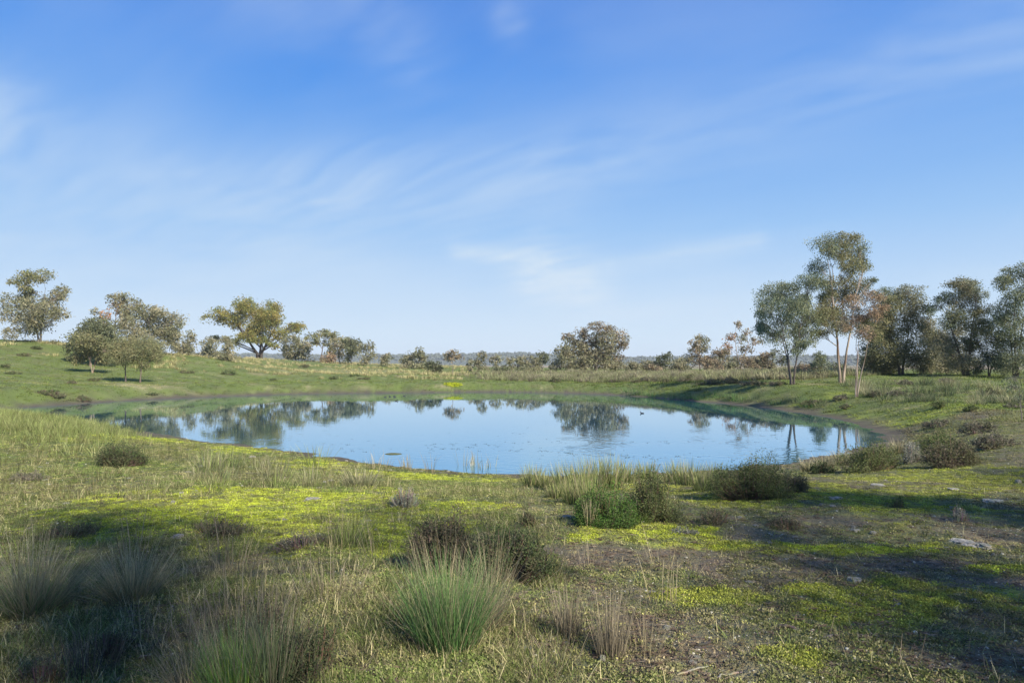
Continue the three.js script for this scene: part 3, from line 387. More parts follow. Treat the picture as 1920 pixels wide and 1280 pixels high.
// gum trees beside and behind the photographer: their shade dapples the foreground
const shadeBlobs = [[[-60, -420, 70, 50], [40, -470, 80, 50], [0, -560, 80, 50], [90, -380, 60, 45], [-110, -350, 50, 40], [60, -620, 60, 40], [-50, -640, 50, 35], [-20, -330, 60, 35]], [[-80, -300, 60, 40], [70, -330, 70, 50], [0, -420, 90, 50], [-60, -500, 60, 45], [60, -530, 60, 45], [10, -620, 55, 40], [120, -420, 45, 35]]];
[[4.4, 5.6, 0.85, 0, 'gum tree standing just behind the photographer'], [9.0, 3.4, 1.05, 1, 'gum tree beside the photographer on the right'], [13.4, 0.8, 1.05, 0, 'gum tree further right of the photographer'], [17.8, -2.2, 0.98, 1, 'gum tree far right outside the picture'], [16.5, 4.4, 1.2, 1, 'tall gum tree off to the right of the clearing'], [2.6, 3.2, 1.0, 0, 'tall thin-crowned gum tree at the shoulder of the photographer', 0.34]].forEach(([x, z, k, t, l, cover = 0.5], i) => {
  const o = tree('gum_tree', l, 'tree', 960, 684, 20, 'glauc', 'grey', shadeBlobs[t].map(([a, b, c, d]) => [960 + a, 684 + b, c, d]), { cover, leaf: 9, narrow: 0.3, stems: 1 + (i % 2), hang: 0.9, loose: 0.8, group: 'gum trees around the photographer' });
  o.position.copy(stand(x, z, 0.05)); o.rotation.y = i * 1.7; o.scale.setScalar(k);
});
console.log('trees');

// ---------- shrubs ----------
const SP = {
  heath: { c: [[0.088, 0.094, 0.042], [0.12, 0.118, 0.06], [0.075, 0.085, 0.038], [0.12, 0.10, 0.066]], t: [0.14, 0.10, 0.075] },
  green: { c: [[0.10, 0.125, 0.042], [0.13, 0.14, 0.055], [0.07, 0.092, 0.03]], t: [0.13, 0.10, 0.07] },
  vivid: { c: [[0.065, 0.135, 0.024], [0.09, 0.15, 0.034], [0.06, 0.10, 0.026]], t: [0.12, 0.10, 0.06] },
  dark: { c: [[0.05, 0.075, 0.026], [0.068, 0.088, 0.034], [0.09, 0.09, 0.045]], t: [0.10, 0.075, 0.055] },
  brownheath: { c: [[0.07, 0.066, 0.036], [0.085, 0.07, 0.046], [0.055, 0.062, 0.03]], t: [0.13, 0.10, 0.075] },
  greytwig: { c: [[0.19, 0.19, 0.155], [0.14, 0.145, 0.10], [0.24, 0.23, 0.19]], t: [0.24, 0.22, 0.18] },
  mauve: { c: [[0.13, 0.118, 0.085], [0.115, 0.12, 0.066], [0.155, 0.135, 0.1]], t: [0.17, 0.13, 0.11] },
};
for (const k in SP) SP[k].c = SP[k].c.map((q) => q.map((x) => x * 1.35));
function shrub(label, u, v, w, h, sp, o = {}) {       // foot at the pixel (u, v), w x h photograph pixels
  const g = G(u, v), s = g.D / F, r = rng(Math.round(u * 31 + v * 7)), S = SP[sp], root = new THREE.Group(), rx = w * s / 2, H = h * s, dz = rx * (o.deep ?? 0.75);
  root.name = numbered(o.name ?? 'shrub'); root.position.set(g.x, height(g.x, g.z - dz * 0.6) - 0.02, g.z - dz * 0.6); scene.add(root); tag(root, label, 'shrub', o.group);
  const twig = new MB(true), leaf = new MB(), L = clamp((o.leaf ?? 2.6) * 1.2 * s, 0.014, 0.1), W = L * (o.narrow ?? 0.42), n = o.n ?? clamp(Math.round(rx * H / (L * W) * 0.55), 40, 420);
  const tops = []; for (let k = 0; k < 10; k++) tops.push([(r() * 2 - 1) * 0.75, (r() * 2 - 1) * 0.75, 0.5 + 0.55 * r(), 0.3 + 0.3 * r()]);
  const nLeaf = Math.round(clamp(rx * H * Math.PI * 0.5 / (L * W * 0.5) * (o.cover ?? 3.2) * 1.2, 200, 18000)), per = Math.max(3, Math.round(nLeaf / n));
  for (let k = 0; k < n; k++) {
    const q = pick(r, tops); let a = r() * 6.283, rr = Math.sqrt(r()) * q[3], x = q[0] + Math.cos(a) * rr, z = q[1] + Math.sin(a) * rr; const l = Math.hypot(x, z); if (l > 1) { x /= l; z /= l; }
    const hh = q[2] * Math.sqrt(Math.max(0.06, 1 - Math.min(1, l * l) * 0.85)) * (0.12 + 0.88 * r() ** 0.6) * (0.86 + 0.28 * r()) * (r() < 0.07 ? 1.28 : 1);
    const tip = new THREE.Vector3(x * rx, Math.max(0.08, hh) * H, z * dz), foot = new THREE.Vector3(x * rx * 0.25, -0.03, z * dz * 0.25), mid = new THREE.Vector3().lerpVectors(foot, tip, 0.55); mid.x += x * rx * 0.12; mid.z += z * dz * 0.12; mid.y -= 0.02 * H;
    const tc = S.t.map((c) => c * (0.7 + 0.6 * r()));
    twig.tube([foot, mid, tip], [0.006 + 0.004 * r(), 0.004, 0.0015], 3, () => tc);
    const pc = pick(r, S.c), g0 = 0.8 + 0.4 * r(), cr = (o.tuft ?? 0.15) * Math.min(rx, H);
    for (let i = 0; i < per; i++) {
      const t = 1 - 0.9 * r() * r(), bx = lerp(mid.x, tip.x, t), by = lerp(mid.y, tip.y, t), bz = lerp(mid.z, tip.z, t), ox = (r() + r() - 1) * cr, oy = (r() + r() - 1) * cr, oz = (r() + r() - 1) * cr;
      let ex = ox * 2 + (r() - 0.5) * cr, ey = oy + cr * (o.up ?? 0.7) + (r() - 0.5) * cr, ez = oz * 2 + (r() - 0.5) * cr; const el = 1 / (Math.hypot(ex, ey, ez) + 1e-6), gg = g0 * (0.7 + 0.6 * r()), kk = 0.5 + 1.0 * r();
      leaf.leaf(bx + ox, Math.max(0.005, by + oy), bz + oz, ex * el, ey * el, ez * el, L * kk, W * kk, r, [pc[0] * gg, pc[1] * gg, pc[2] * gg]);
    }
  }
  twig.mesh('twigs', M.stem, root); leaf.mesh('foliage', M.leaf, root);
  return root;
}
shrub('low dark brown-green shrub behind the central tussock', 825, 1074, 165, 98, 'brownheath', { leaf: 4.2, cover: 4 });
shrub('dense dark shrub just right of the central tussock', 955, 1094, 165, 116, 'dark', { leaf: 4.2, cover: 4.5 });
shrub('dark leafy bush beside the bottom grass clump', 565, 1290, 150, 140, 'dark', { leaf: 4.5 });
shrub('mauve-brown dry shrub top of the bottom grass clump', 490, 1215, 130, 90, 'heath', { leaf: 4.0 });
shrub('vivid green bush left of the pair at the reed bed', 1142, 988, 124, 88, 'vivid', { leaf: 2.8, cover: 3.6 });
shrub('tall grey-green bush right of the vivid green one', 1238, 978, 130, 100, 'green', { leaf: 2.6 });
shrub('large domed olive bush standing at the near shore', 1420, 940, 168, 84, 'green', { leaf: 2.5 });
shrub('small twiggy shrub tucked right of the large domed bush', 1495, 925, 70, 50, 'heath', { leaf: 2.4, cover: 1.8 });
shrub('rounded green bush where the shore bends right', 1650, 884, 130, 56, 'green', {});
shrub('small dark bush left of the rounded shore bush', 1548, 888, 50, 26, 'dark', {});
shrub('pale green bush between shore bush and the heath', 1715, 868, 50, 50, 'greytwig', { cover: 2 });
shrub('grey-green spreading bush right of the shore bend', 1795, 876, 100, 66, 'heath', {});
shrub('tall heath bush behind the grey-green spreading one', 1775, 855, 110, 58, 'green', {});
shrub('mauve heath shrub at the right edge', 1885, 838, 90, 40, 'mauve', {});
shrub('pinkish dry heath on the right bank', 1845, 812, 70, 26, 'mauve', {});
shrub('purple-grey heath above the pinkish one', 1770, 800, 60, 18, 'mauve', {});
shrub('round dark bush among left bank grass', 208, 876, 100, 50, 'dark', { leaf: 2.4 });
shrub('low purple heath near the left edge', 45, 902, 70, 18, 'mauve', { leaf: 2.2 });
shrub('grey leafless twiggy shrub on the mossy flat', 757, 953, 62, 46, 'greytwig', { cover: 0.9, n: 260, leaf: 2.2 });
shrub('small dark spiky shrub right of the shrub pair', 992, 987, 36, 38, 'heath', { up: 2 });
shrub('sprawling grey shrub in front of the vivid green bush', 1345, 985, 70, 36, 'heath', { cover: 1.5 });
shrub('grey-green ground shrub on the mossy hummock', 1285, 1003, 60, 22, 'greytwig', { cover: 1.4 });
shrub('dry dark heath patch in the shaded dirt', 1488, 996, 90, 30, 'heath', { cover: 1.5 });
shrub('tiny green shrub alone on the right flat', 1690, 955, 34, 32, 'green', { cover: 1.6 });
shrub('tiny bare twiggy shrub on the right flat', 1804, 977, 40, 32, 'greytwig', { cover: 0.5, n: 110 });
shrub('low heath at left shade margin', 115, 1010, 120, 34, 'heath', { cover: 1.6, leaf: 3 });
shrub('brown heath at the shade edge left of centre', 400, 1010, 150, 36, 'heath', { cover: 1.3, leaf: 3 });
shrub('brown heath below the thin rushes', 560, 1035, 140, 34, 'mauve', { cover: 1.0, leaf: 3 });
shrub('dark dead heath in the bottom left shade', 190, 1232, 90, 56, 'dark', { cover: 0.9, leaf: 4 });
shrub('dry dark heath at the bottom left corner', 60, 1290, 120, 60, 'heath', { cover: 0.9, leaf: 4.5 });
{ // dry dark scrub along the fringe of the far bank and on the left slope
  const r = rng(500);
  for (let i = 0; i < 26; i++) { const u = 1040 + i * 17 + r() * 8, v = 716 + (r() - 0.5) * 5 + (u > 1300 ? 4 : 0); shrub('low brown scrub in the dry fringe along the far bank', u, v, 20 + r() * 16, 8 + r() * 7, r() < 0.5 ? 'mauve' : 'heath', { group: 'scrub along the far bank fringe', leaf: 1.6, n: 60, cover: 2 }); }
  for (const [u, v] of [[20, 702], [8, 690], [60, 655], [100, 645], [130, 720], [95, 736], [175, 714], [280, 742], [510, 714], [425, 703], [625, 712], [663, 706], [680, 712], [570, 690], [345, 700], [40, 668]]) shrub('small dark scrub on the open left slope', u, v, 14 + r() * 18, 5 + r() * 5, r() < 0.5 ? 'dark' : 'heath', { group: 'scrub on the left slope', leaf: 1.6, n: 50, cover: 2 });
  for (const [u, v, w, h] of [[140, 752, 44, 12], [95, 746, 40, 12], [75, 740, 24, 9]]) shrub('grey-green rush scrub at the far left waterline', u, v, w, h, 'heath', { group: 'scrub at the left waterline', leaf: 1.6, up: 3 });
  for (const [u, v] of [[1690, 742], [1725, 745], [1860, 742], [1880, 752], [1770, 765], [1650, 745], [1830, 770], [1905, 766], [1700, 722], [1780, 718], [1590, 766], [1530, 760], [1580, 750]]) shrub('small brown heath among the dam-bank tussocks', u, v, 26 + r() * 26, 9 + r() * 7, pick(r, ['mauve', 'heath', 'green']), { group: 'heath on the dam bank', leaf: 1.8, n: 70 });
}
console.log('shrubs');

// ---------- tussocks and rushes ----------
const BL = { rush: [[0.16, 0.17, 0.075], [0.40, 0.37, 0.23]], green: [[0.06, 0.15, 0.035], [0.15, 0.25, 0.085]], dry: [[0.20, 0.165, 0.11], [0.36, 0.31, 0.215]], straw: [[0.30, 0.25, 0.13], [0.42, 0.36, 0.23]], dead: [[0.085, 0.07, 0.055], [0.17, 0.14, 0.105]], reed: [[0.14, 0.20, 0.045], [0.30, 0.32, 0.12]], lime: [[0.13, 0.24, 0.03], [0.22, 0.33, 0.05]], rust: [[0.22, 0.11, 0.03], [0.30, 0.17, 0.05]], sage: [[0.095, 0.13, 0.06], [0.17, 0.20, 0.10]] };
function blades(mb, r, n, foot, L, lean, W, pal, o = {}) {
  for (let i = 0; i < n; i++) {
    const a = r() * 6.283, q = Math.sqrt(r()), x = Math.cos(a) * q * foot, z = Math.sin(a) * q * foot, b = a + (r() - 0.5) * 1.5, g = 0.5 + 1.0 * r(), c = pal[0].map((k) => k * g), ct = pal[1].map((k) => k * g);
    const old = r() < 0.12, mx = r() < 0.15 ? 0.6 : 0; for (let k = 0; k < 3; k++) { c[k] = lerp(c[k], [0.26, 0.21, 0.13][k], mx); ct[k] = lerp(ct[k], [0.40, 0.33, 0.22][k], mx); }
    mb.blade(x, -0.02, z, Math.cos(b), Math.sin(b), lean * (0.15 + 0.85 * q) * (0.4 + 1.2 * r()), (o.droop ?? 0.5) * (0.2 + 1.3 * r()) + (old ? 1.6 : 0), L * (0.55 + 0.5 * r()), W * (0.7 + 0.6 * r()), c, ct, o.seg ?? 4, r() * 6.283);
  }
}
function tussock(label, u, v, w, h, layers, o = {}) {
  const g = G(u, v), s = g.D / F, r = rng(Math.round(u * 13 + v * 3)), root = new THREE.Group(), H = h * s, foot = w * s * (o.foot ?? 0.2);
  root.name = numbered(o.name ?? 'grass_tussock'); root.position.set(g.x, height(g.x, g.z - foot * 0.8) - 0.01, g.z - foot * 0.8); scene.add(root); tag(root, label, o.category ?? 'tussock', o.group);
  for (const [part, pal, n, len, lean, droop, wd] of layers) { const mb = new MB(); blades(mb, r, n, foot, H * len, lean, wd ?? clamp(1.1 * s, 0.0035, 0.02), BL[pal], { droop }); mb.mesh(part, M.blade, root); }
  return root;
}
tussock('large pale rush tussock cut by the left edge', 28, 1158, 240, 175, [['blades', 'rush', 620, 1.12, 0.85, 0.35], ['dry_stalks', 'dry', 200, 1.05, 0.95, 0.5], ['green_base', 'green', 320, 0.55, 0.9, 0.5]]);
tussock('spiky rush tussock with rusty base left of centre', 232, 1132, 190, 125, [['blades', 'rush', 560, 1.1, 0.95, 0.25], ['dry_stalks', 'straw', 120, 1.05, 1.0, 0.3], ['rusty_base', 'rust', 150, 0.36, 0.9, 0.8], ['green_blades', 'sage', 160, 0.8, 0.9, 0.3]]);
tussock('thick dark green tussock in the centre foreground', 838, 1225, 190, 215, [['blades', 'green', 1100, 0.95, 0.42, 0.35], ['dry_stalks', 'dry', 70, 1.22, 0.55, 0.25], ['seed_stalks', 'straw', 40, 1.35, 0.6, 0.2]], { foot: 0.28 });
tussock('dry straw grass leaning right of the central tussock', 915, 1180, 130, 190, [['stalks', 'straw', 110, 1.1, 0.65, 0.15], ['blades', 'dry', 160, 0.7, 0.6, 0.4]], { foot: 0.15 });
tussock('bright green grass clump at the bottom edge', 430, 1300, 190, 170, [['blades', 'green', 700, 0.85, 0.35, 0.4], ['fresh_blades', 'lime', 420, 0.7, 0.4, 0.4], ['dry_stalks', 'dry', 90, 1.15, 0.4, 0.3]], { foot: 0.32 });
tussock('dry pale stalks left of the bottom green clump', 345, 1300, 100, 170, [['stalks', 'straw', 70, 1.1, 0.7, 0.5], ['blades', 'dry', 160, 0.8, 0.5, 0.4]], { foot: 0.25 });
tussock('grey-green long blades right of the bottom green clump', 505, 1300, 110, 190, [['blades', 'sage', 260, 1.0, 0.35, 0.25], ['stalks', 'dry', 80, 1.1, 0.35, 0.2]], { foot: 0.3 });
tussock('fine dry grass haze above the bottom green clump', 420, 1215, 240, 130, [['stalks', 'dry', 190, 1.1, 0.35, 0.25], ['blades', 'dead', 160, 0.6, 0.5, 0.4]], { foot: 0.45 });
tussock('thin green rushes on the moss left of the shrub pair', 648, 1025, 120, 78, [['blades', 'reed', 230, 1.1, 0.7, 0.3], ['base', 'dead', 100, 0.5, 0.5, 0.4]], { foot: 0.25 });
tussock('low rush clump near the shore left of centre', 668, 912, 96, 44, [['blades', 'rush', 260, 1.1, 0.75, 0.4], ['base', 'sage', 120, 0.6, 0.7, 0.4]], { foot: 0.3 });
tussock('upright dry stem clump right of the centre foreground', 1068, 1195, 80, 120, [['stalks', 'dry', 170, 1.05, 0.25, 0.1], ['dead_base', 'dead', 160, 0.55, 0.3, 0.2]], { foot: 0.26 });
tussock('upright dry stem clump nearest the bottom, beside a stone', 1148, 1238, 90, 150, [['stalks', 'dry', 190, 1.1, 0.2, 0.1], ['dead_base', 'dead', 120, 0.5, 0.28, 0.2]], { foot: 0.28 });
tussock('straw tuft standing against the vivid green bush', 1108, 990, 30, 62, [['stalks', 'straw', 60, 1.1, 0.2, 0.15]], { foot: 0.3 });
tussock('dark wispy heath stalks at the bottom left', 130, 1280, 140, 110, [['stalks', 'dead', 170, 1.1, 0.4, 0.3]], { foot: 0.4 });
tussock('thin dry grass left of the central tussock', 600, 1140, 150, 95, [['stalks', 'dry', 90, 1.2, 0.4, 0.3]], { foot: 0.45 });
tussock('fine bent grass in the shade right of the spiky tussock', 400, 1090, 150, 95, [['stalks', 'straw', 60, 1.3, 0.5, 0.4], ['blades', 'dry', 80, 0.7, 0.5, 0.4]], { foot: 0.45 });
tussock('thin straw stalks at the foot of the dark shrub pair', 930, 1110, 120, 130, [['stalks', 'straw', 60, 1.1, 0.65, 0.15]], { foot: 0.3 });
tussock('wispy dry grass before the shrub pair', 820, 1090, 140, 90, [['stalks', 'dry', 90, 1.1, 0.4, 0.3]], { foot: 0.45 });
tussock('fresh lime grass clump on the mossy hummock', 1185, 985, 70, 28, [['blades', 'lime', 320, 1.1, 0.6, 0.6]], { foot: 0.4 });
{
  const r = rng(640);
  const rush = [['blades', 'reed', 190, 1.1, 0.35, 0.25], ['dry_stalks', 'straw', 60, 1.1, 0.4, 0.3]];
  for (const [u, v, w, h] of [[1000, 912, 44, 36], [1028, 916, 40, 30], [1062, 922, 50, 48], [1092, 925, 54, 58], [1122, 920, 54, 56], [1150, 918, 50, 56], [1078, 945, 50, 44], [1108, 950, 46, 50], [1180, 905, 46, 34], [1295, 912, 60, 42], [1325, 920, 50, 40], [1345, 912, 44, 40], [1270, 905, 50, 36], [1215, 900, 46, 30], [1045, 935, 40, 28]]) tussock('yellow-green reed clump in the reed bed at near shore', u, v, w * 1.2, h * 1.25, rush, { name: 'reed_clump', category: 'reeds', group: 'reed bed at the near shore', foot: 0.32 });
  for (const [u, v, w, h] of [[1520, 884, 46, 30], [1550, 880, 60, 34], [1580, 872, 54, 34], [1602, 868, 44, 26], [1690, 850, 60, 30]]) tussock('pale rush clump leaning between the shore bushes', u, v, w, h, [['blades', 'rush', 220, 1.1, 0.7, 0.4], ['dry_stalks', 'straw', 60, 1.1, 0.7, 0.3]], { group: 'rushes between the shore bushes' });
  for (let i = 0; i < 46; i++) { const u = 1600 + r() * 320, v = 722 + r() * 42; if (u < 1660 && v > 745) continue; tussock('sage green rush tussock on the dam bank below the trees', u, v, 36 + r() * 26, 15 + r() * 12, [['blades', r() < 0.6 ? 'sage' : 'rush', 110, 1.15, 0.75, 0.5]], { group: 'rush tussocks on the dam bank', foot: 0.3 }); }
  for (let i = 0; i < 40; i++) { const u = 1180 + r() * 380, v = 735 + (u - 1180) * 0.055 + r() * 10; tussock('short green rush tuft along the right far waterline', u, v, 24 + r() * 18, 8 + r() * 8, [['blades', r() < 0.5 ? 'sage' : 'green', 80, 1.15, 0.6, 0.5]], { group: 'rush tufts along the right waterline', foot: 0.4 }); }
  for (let i = 0; i < 15; i++) { const u = 300 + r() * 300, v = 880 + r() * 50 - (u - 300) * 0.03; tussock('wispy rush on the left flat between the moss and the bush', u, v, 50 + r() * 30, 30 + r() * 28, [['blades', pick(r, ['rush', 'sage', 'reed']), 60, 1.15, 0.5, 0.3]], { group: 'wispy rushes on the left flat', foot: 0.4 }); }
  for (let i = 0; i < 24; i++) { const u = 30 + r() * 1240, v = 1040 + r() * 220; tussock('sparse dry grass stalks in the foreground shade', u, v, 70, 70 + r() * 60, [['stalks', pick(r, ['dry', 'straw', 'dead']), 22, 1.2, 0.45, 0.35]], { group: 'sparse dry stalks in the foreground', foot: 0.5 }); }
  for (let i = 0; i < 10; i++) { const u = 700 + r() * 250, v = 880 + r() * 14; tussock('thin pale stalks at the near waterline', u, v - 4, 24, 22 + r() * 22, [['stalks', 'straw', 12, 1.2, 0.3, 0.3]], { group: 'thin stalks at the near waterline', foot: 0.4 }); }
}
console.log('tussocks');

// ---------- rocks, sticks, ducks ----------
const rockMat = new THREE.MeshStandardMaterial({ name: 'pale_limestone', vertexColors: true, roughness: 0.95, bumpMap: soilBump, bumpScale: 0.02 });
const rockGeo = [0, 1, 2, 3, 4, 5].map((k) => {
  const g = new THREE.IcosahedronGeometry(1, 3), p = g.attributes.position, col = new Float32Array(p.count * 3), v = new THREE.Vector3();
  for (let i = 0; i < p.count; i++) { v.fromBufferAttribute(p, i); const q = 1 + 0.28 * n2(v.x * 1.3 + k * 7, v.y * 1.3 + v.z) + 0.14 * n2b(v.z * 2.9 + k * 3, v.x * 2.9 - v.y) + 0.05 * n2(v.x * 8 + v.y * 6, v.z * 8 + k); v.multiplyScalar(q); if (v.y > 0.5) v.y = 0.5 + (v.y - 0.5) * 0.35; p.setXYZ(i, v.x, v.y, v.z); const c = 0.40 + 0.16 * n2(v.x * 3 + k, v.z * 3 + v.y * 2); const m = n2b(v.x * 2.2 - k, v.z * 2.2 + v.y) > 0.45 ? [0.7, 0.8, 0.5] : [1, 0.93, 0.78]; col.set([c * m[0], c * m[1], c * m[2]], i * 3); }
  g.setAttribute('color', new THREE.BufferAttribute(col, 3)); g.computeVertexNormals(); return g;
});
function rock(label, u, v, w, h, group, k = 0) { const g = G(u, v), s = g.D / F, o = new THREE.Mesh(rockGeo[k % 6], rockMat), r = rng(Math.round(u * 3 + v * 11)); o.name = numbered('rock'); const hx = w * s * 0.42, hy = Math.max(0.012, h * s * 0.85); o.scale.set(hx, hy, hx * (0.7 + 0.4 * r())); o.rotation.y = r() * 6.28; o.position.set(g.x, height(g.x, g.z - hx * 0.5) - hy * 0.08, g.z - hx * 0.5); o.castShadow = o.receiveShadow = true; scene.add(o); tag(o, label, 'rock', group); }
rock('broad pale rock, larger of a touching pair on right flat', 1815, 1022, 56, 14, null, 1); rock('flat pale rock touching the broad one on right flat', 1850, 1026, 40, 10, null, 2);
rock('domed lichen-covered pale rock in the right foreground', 1607, 1090, 32, 13, null, 3); rock('pale flat rock in the shaded dirt on the right', 1606, 997, 20, 9, null, 4); rock('flat grey rock beside the shaded pale one', 1640, 1001, 16, 7, null, 5);
rock('flat bright white stone on the left moss flat', 582, 937, 32, 6, null, 0); rock('white stone at the shade edge of the moss', 330, 1010, 26, 11, null, 1); rock('lone pale stone in the left shade', 112, 1006, 12, 8, null, 2); rock('grey upright stone beside the bottom dry stems', 1130, 1240, 16, 22, null, 3); rock('pale stone under the right dry stem clump', 1063, 1208, 12, 8, null, 4);
rock('pale slab near the top of the right flat', 1570, 936, 28, 7, null, 5); rock('long flat pale slab close to the shore bush', 1650, 910, 30, 4, null, 0); rock('upright pale rock on the right flat near shore', 1662, 903, 10, 8, null, 2); rock('broken pale slab at right edge of the flat', 1872, 941, 44, 5, null, 3); rock('pale block at right edge under the heath', 1912, 905, 12, 12, null, 1); rock('white stone pair in the right foreground moss', 1830, 1128, 14, 7, null, 0); rock('small white stone next to the moss stone pair', 1838, 1132, 12, 6, null, 4); rock('pale stone at foot of vivid green bush', 1064, 970, 24, 6, null, 2);
{
  const r = rng(710);
  for (let i = 0; i < 46; i++) rock('small pale stone scattered on the right mossy flat', 1300 + r() * 620, 905 + r() * 260, 6 + r() * r() * 16, 3 + r() * 4, 'stones on the right flat', i);
  for (let i = 0; i < 40; i++) rock('small pale stone scattered on the left moss and grass', 20 + r() * 760, 850 + r() * 150, 6 + r() * r() * 14, 3 + r() * 4, 'stones on the left flat', i);
  for (let i = 0; i < 14; i++) rock('small pale stone in the shaded foreground dirt', 850 + r() * 700, 1110 + r() * 160, 8 + r() * 14, 4 + r() * 5, 'stones in the foreground dirt', i);
  for (let i = 0; i < 10; i++) rock('small stone on the near shore mud', 650 + r() * 300, 878 + r() * 12, 4 + r() * 8, 3, 'stones on the near shore', i);
}
function stick(label, list, name = 'fallen_stick', dark = 1) { // list of [u0, v0, u1, v1, radius px]
  const root = new THREE.Group(), g0 = G(list[0][0], list[0][1]), s = g0.D / F, mb = new MB(true), r = rng(Math.round(list[0][0] * 5)); root.name = numbered(name); root.position.copy(g0);
  for (const [a, b, c, d, q] of list) { const A = G(a, b), B = G(c, d), pts = [], rad = []; for (let i = 0; i <= 7; i++) { const t = i / 7, p = new THREE.Vector3().lerpVectors(A, B, t); p.x += 0.012 * n2(t * 4, a); p.z += 0.02 * n2(t * 4, b); p.y = height(p.x, p.z) + q * s * 0.8; pts.push(p.sub(g0)); rad.push(Math.max(0.003, q * s * (1 - 0.5 * t) * (0.85 + 0.3 * r()))); } rad[0] *= 0.3; rad[7] *= 0.3; mb.tube(pts, rad, 6, () => [0.09 * dark, 0.075 * dark, 0.06 * dark].map((k) => k * (0.8 + 0.4 * r()))); }
  mb.mesh('wood', M.bark, root); scene.add(root); tag(root, label, 'stick');
}
stick('charred forked branch lying in the foreground dirt', [[1288, 1210, 1336, 1206, 4], [1300, 1215, 1340, 1213, 3], [1318, 1210, 1338, 1200, 2.5]], 'fallen_branch', 0.5);
stick('curved bark strip in the shaded right foreground', [[1460, 1175, 1496, 1183, 4.5]], 'bark_strip', 0.9);
stick('straight pale bark strip below the curved one', [[1546, 1196, 1572, 1192, 2.6]], 'bark_strip', 1.8);
stick('thin bent twig on the dirt near the dry stems', [[1240, 1115, 1280, 1094, 1]], 'twig', 1.6);
stick('dark stick at bottom right of the dirt', [[1410, 1105, 1440, 1108, 2]], 'fallen_stick', 0.6);
stick('weathered stick at the bottom edge centre-right', [[1270, 1268, 1330, 1252, 3]], 'fallen_stick', 2.6);
stick('pale stick across the bottom edge near the dirt', [[1340, 1272, 1392, 1262, 3]], 'fallen_stick', 2.4);
{ // floating water birds
  const mc = new MarchingCubes(40, new THREE.MeshStandardMaterial(), false, false, 60000); mc.isolation = 0;
  const N = 40, bones = [[-0.16, 0.05, 0.10, 0.035, 0.07, 0.085], [0.10, 0.07, 0.16, 0.15, 0.075, 0.035], [0.16, 0.15, 0.18, 0.21, 0.032, 0.038], [0.18, 0.21, 0.25, 0.195, 0.034, 0.012], [-0.16, 0.06, -0.25, 0.10, 0.05, 0.014]];
  for (let k = 0; k < N; k++) for (let j = 0; j < N; j++) for (let i = 0; i < N; i++) { // mesh space -1..1 is 0.35 m
    const x = (i / N * 2 - 1) * 0.35, y = (j / N * 2 - 1) * 0.35 + 0.05, z = (k / N * 2 - 1) * 0.35; let e = 0;
    for (const [ax, ay, bx, by, ra, rb] of bones) { const t = clamp(((x - ax) * (bx - ax) + (y - ay) * (by - ay)) / ((bx - ax) ** 2 + (by - ay) ** 2)), d = Math.hypot(x - ax - t * (bx - ax), y - ay - t * (by - ay), z) - lerp(ra, rb, t); e += Math.exp(-d * 60); }
    mc.field[i + j * N + k * N * N] = Math.log(e) / 60;
  }
  mc.update();
  const n = mc.count, g = new THREE.BufferGeometry(), pos = mc.positionArray.slice(0, n * 3); for (let i = 0; i < n; i++) { pos[i * 3] *= 0.35; pos[i * 3 + 1] = pos[i * 3 + 1] * 0.35 + 0.05; pos[i * 3 + 2] *= 0.35; }
  g.setAttribute('position', new THREE.BufferAttribute(pos, 3)); g.setAttribute('normal', new THREE.BufferAttribute(mc.normalArray.slice(0, n * 3), 3));
  const m = new THREE.MeshStandardMaterial({ name: 'dark_feathers', color: new THREE.Color().setRGB(0.02, 0.02, 0.022), roughness: 0.7 });
  [[722, 744.5, 0.3, 'leftmost dark duck floating before the far bank'], [731, 743.5, 2.9, 'dark duck left of the pair on the water'], [739, 743, 0.1, 'dark duck in the middle of the floating row'], [740, 745, 3.3, 'dark duck closest beside the middle one'], [743, 752, 0.2, 'dark duck swimming alone nearest the camera'], [758, 742.5, 0.4, 'rightmost dark duck of the floating row'], [1204, 775, 2.6, 'dark duck alone before the big tree reflection']].forEach(([u, v, a, l]) => {
    const D = EYE * F / (v - VH), o = new THREE.Mesh(g, m); o.name = numbered('duck'); o.position.set((u - 960) * D / F, -0.01, -D); o.rotation.y = a; o.scale.setScalar(0.52); o.castShadow = true; scene.add(o); tag(o, l, 'duck', 'ducks on the pond');
  });
}
{ // small mud bank in the near water
  const p = P(737, 851, EYE * F / (851 - VH)), g = new THREE.SphereGeometry(1, 20, 10), q = g.attributes.position; for (let i = 0; i < q.count; i++) { const k = 1 + 0.25 * n2(q.getX(i) * 2, q.getZ(i) * 2 + 4); q.setXYZ(i, q.getX(i) * k, q.getY(i), q.getZ(i) * k); } g.computeVertexNormals();
  const o = new THREE.Mesh(g, new THREE.MeshStandardMaterial({ name: 'wet_mud', color: new THREE.Color().setRGB(0.10, 0.105, 0.035), roughness: 0.9, bumpMap: soilBump, bumpScale: 0.02 })); o.name = 'mud_bank'; o.scale.set(0.26, 0.03, 0.2); o.position.set(p.x, 0, p.z); o.receiveShadow = true; scene.add(o); tag(o, 'small mossy mud bank rising from the near water', 'mud bank');
}
console.log('rocks');

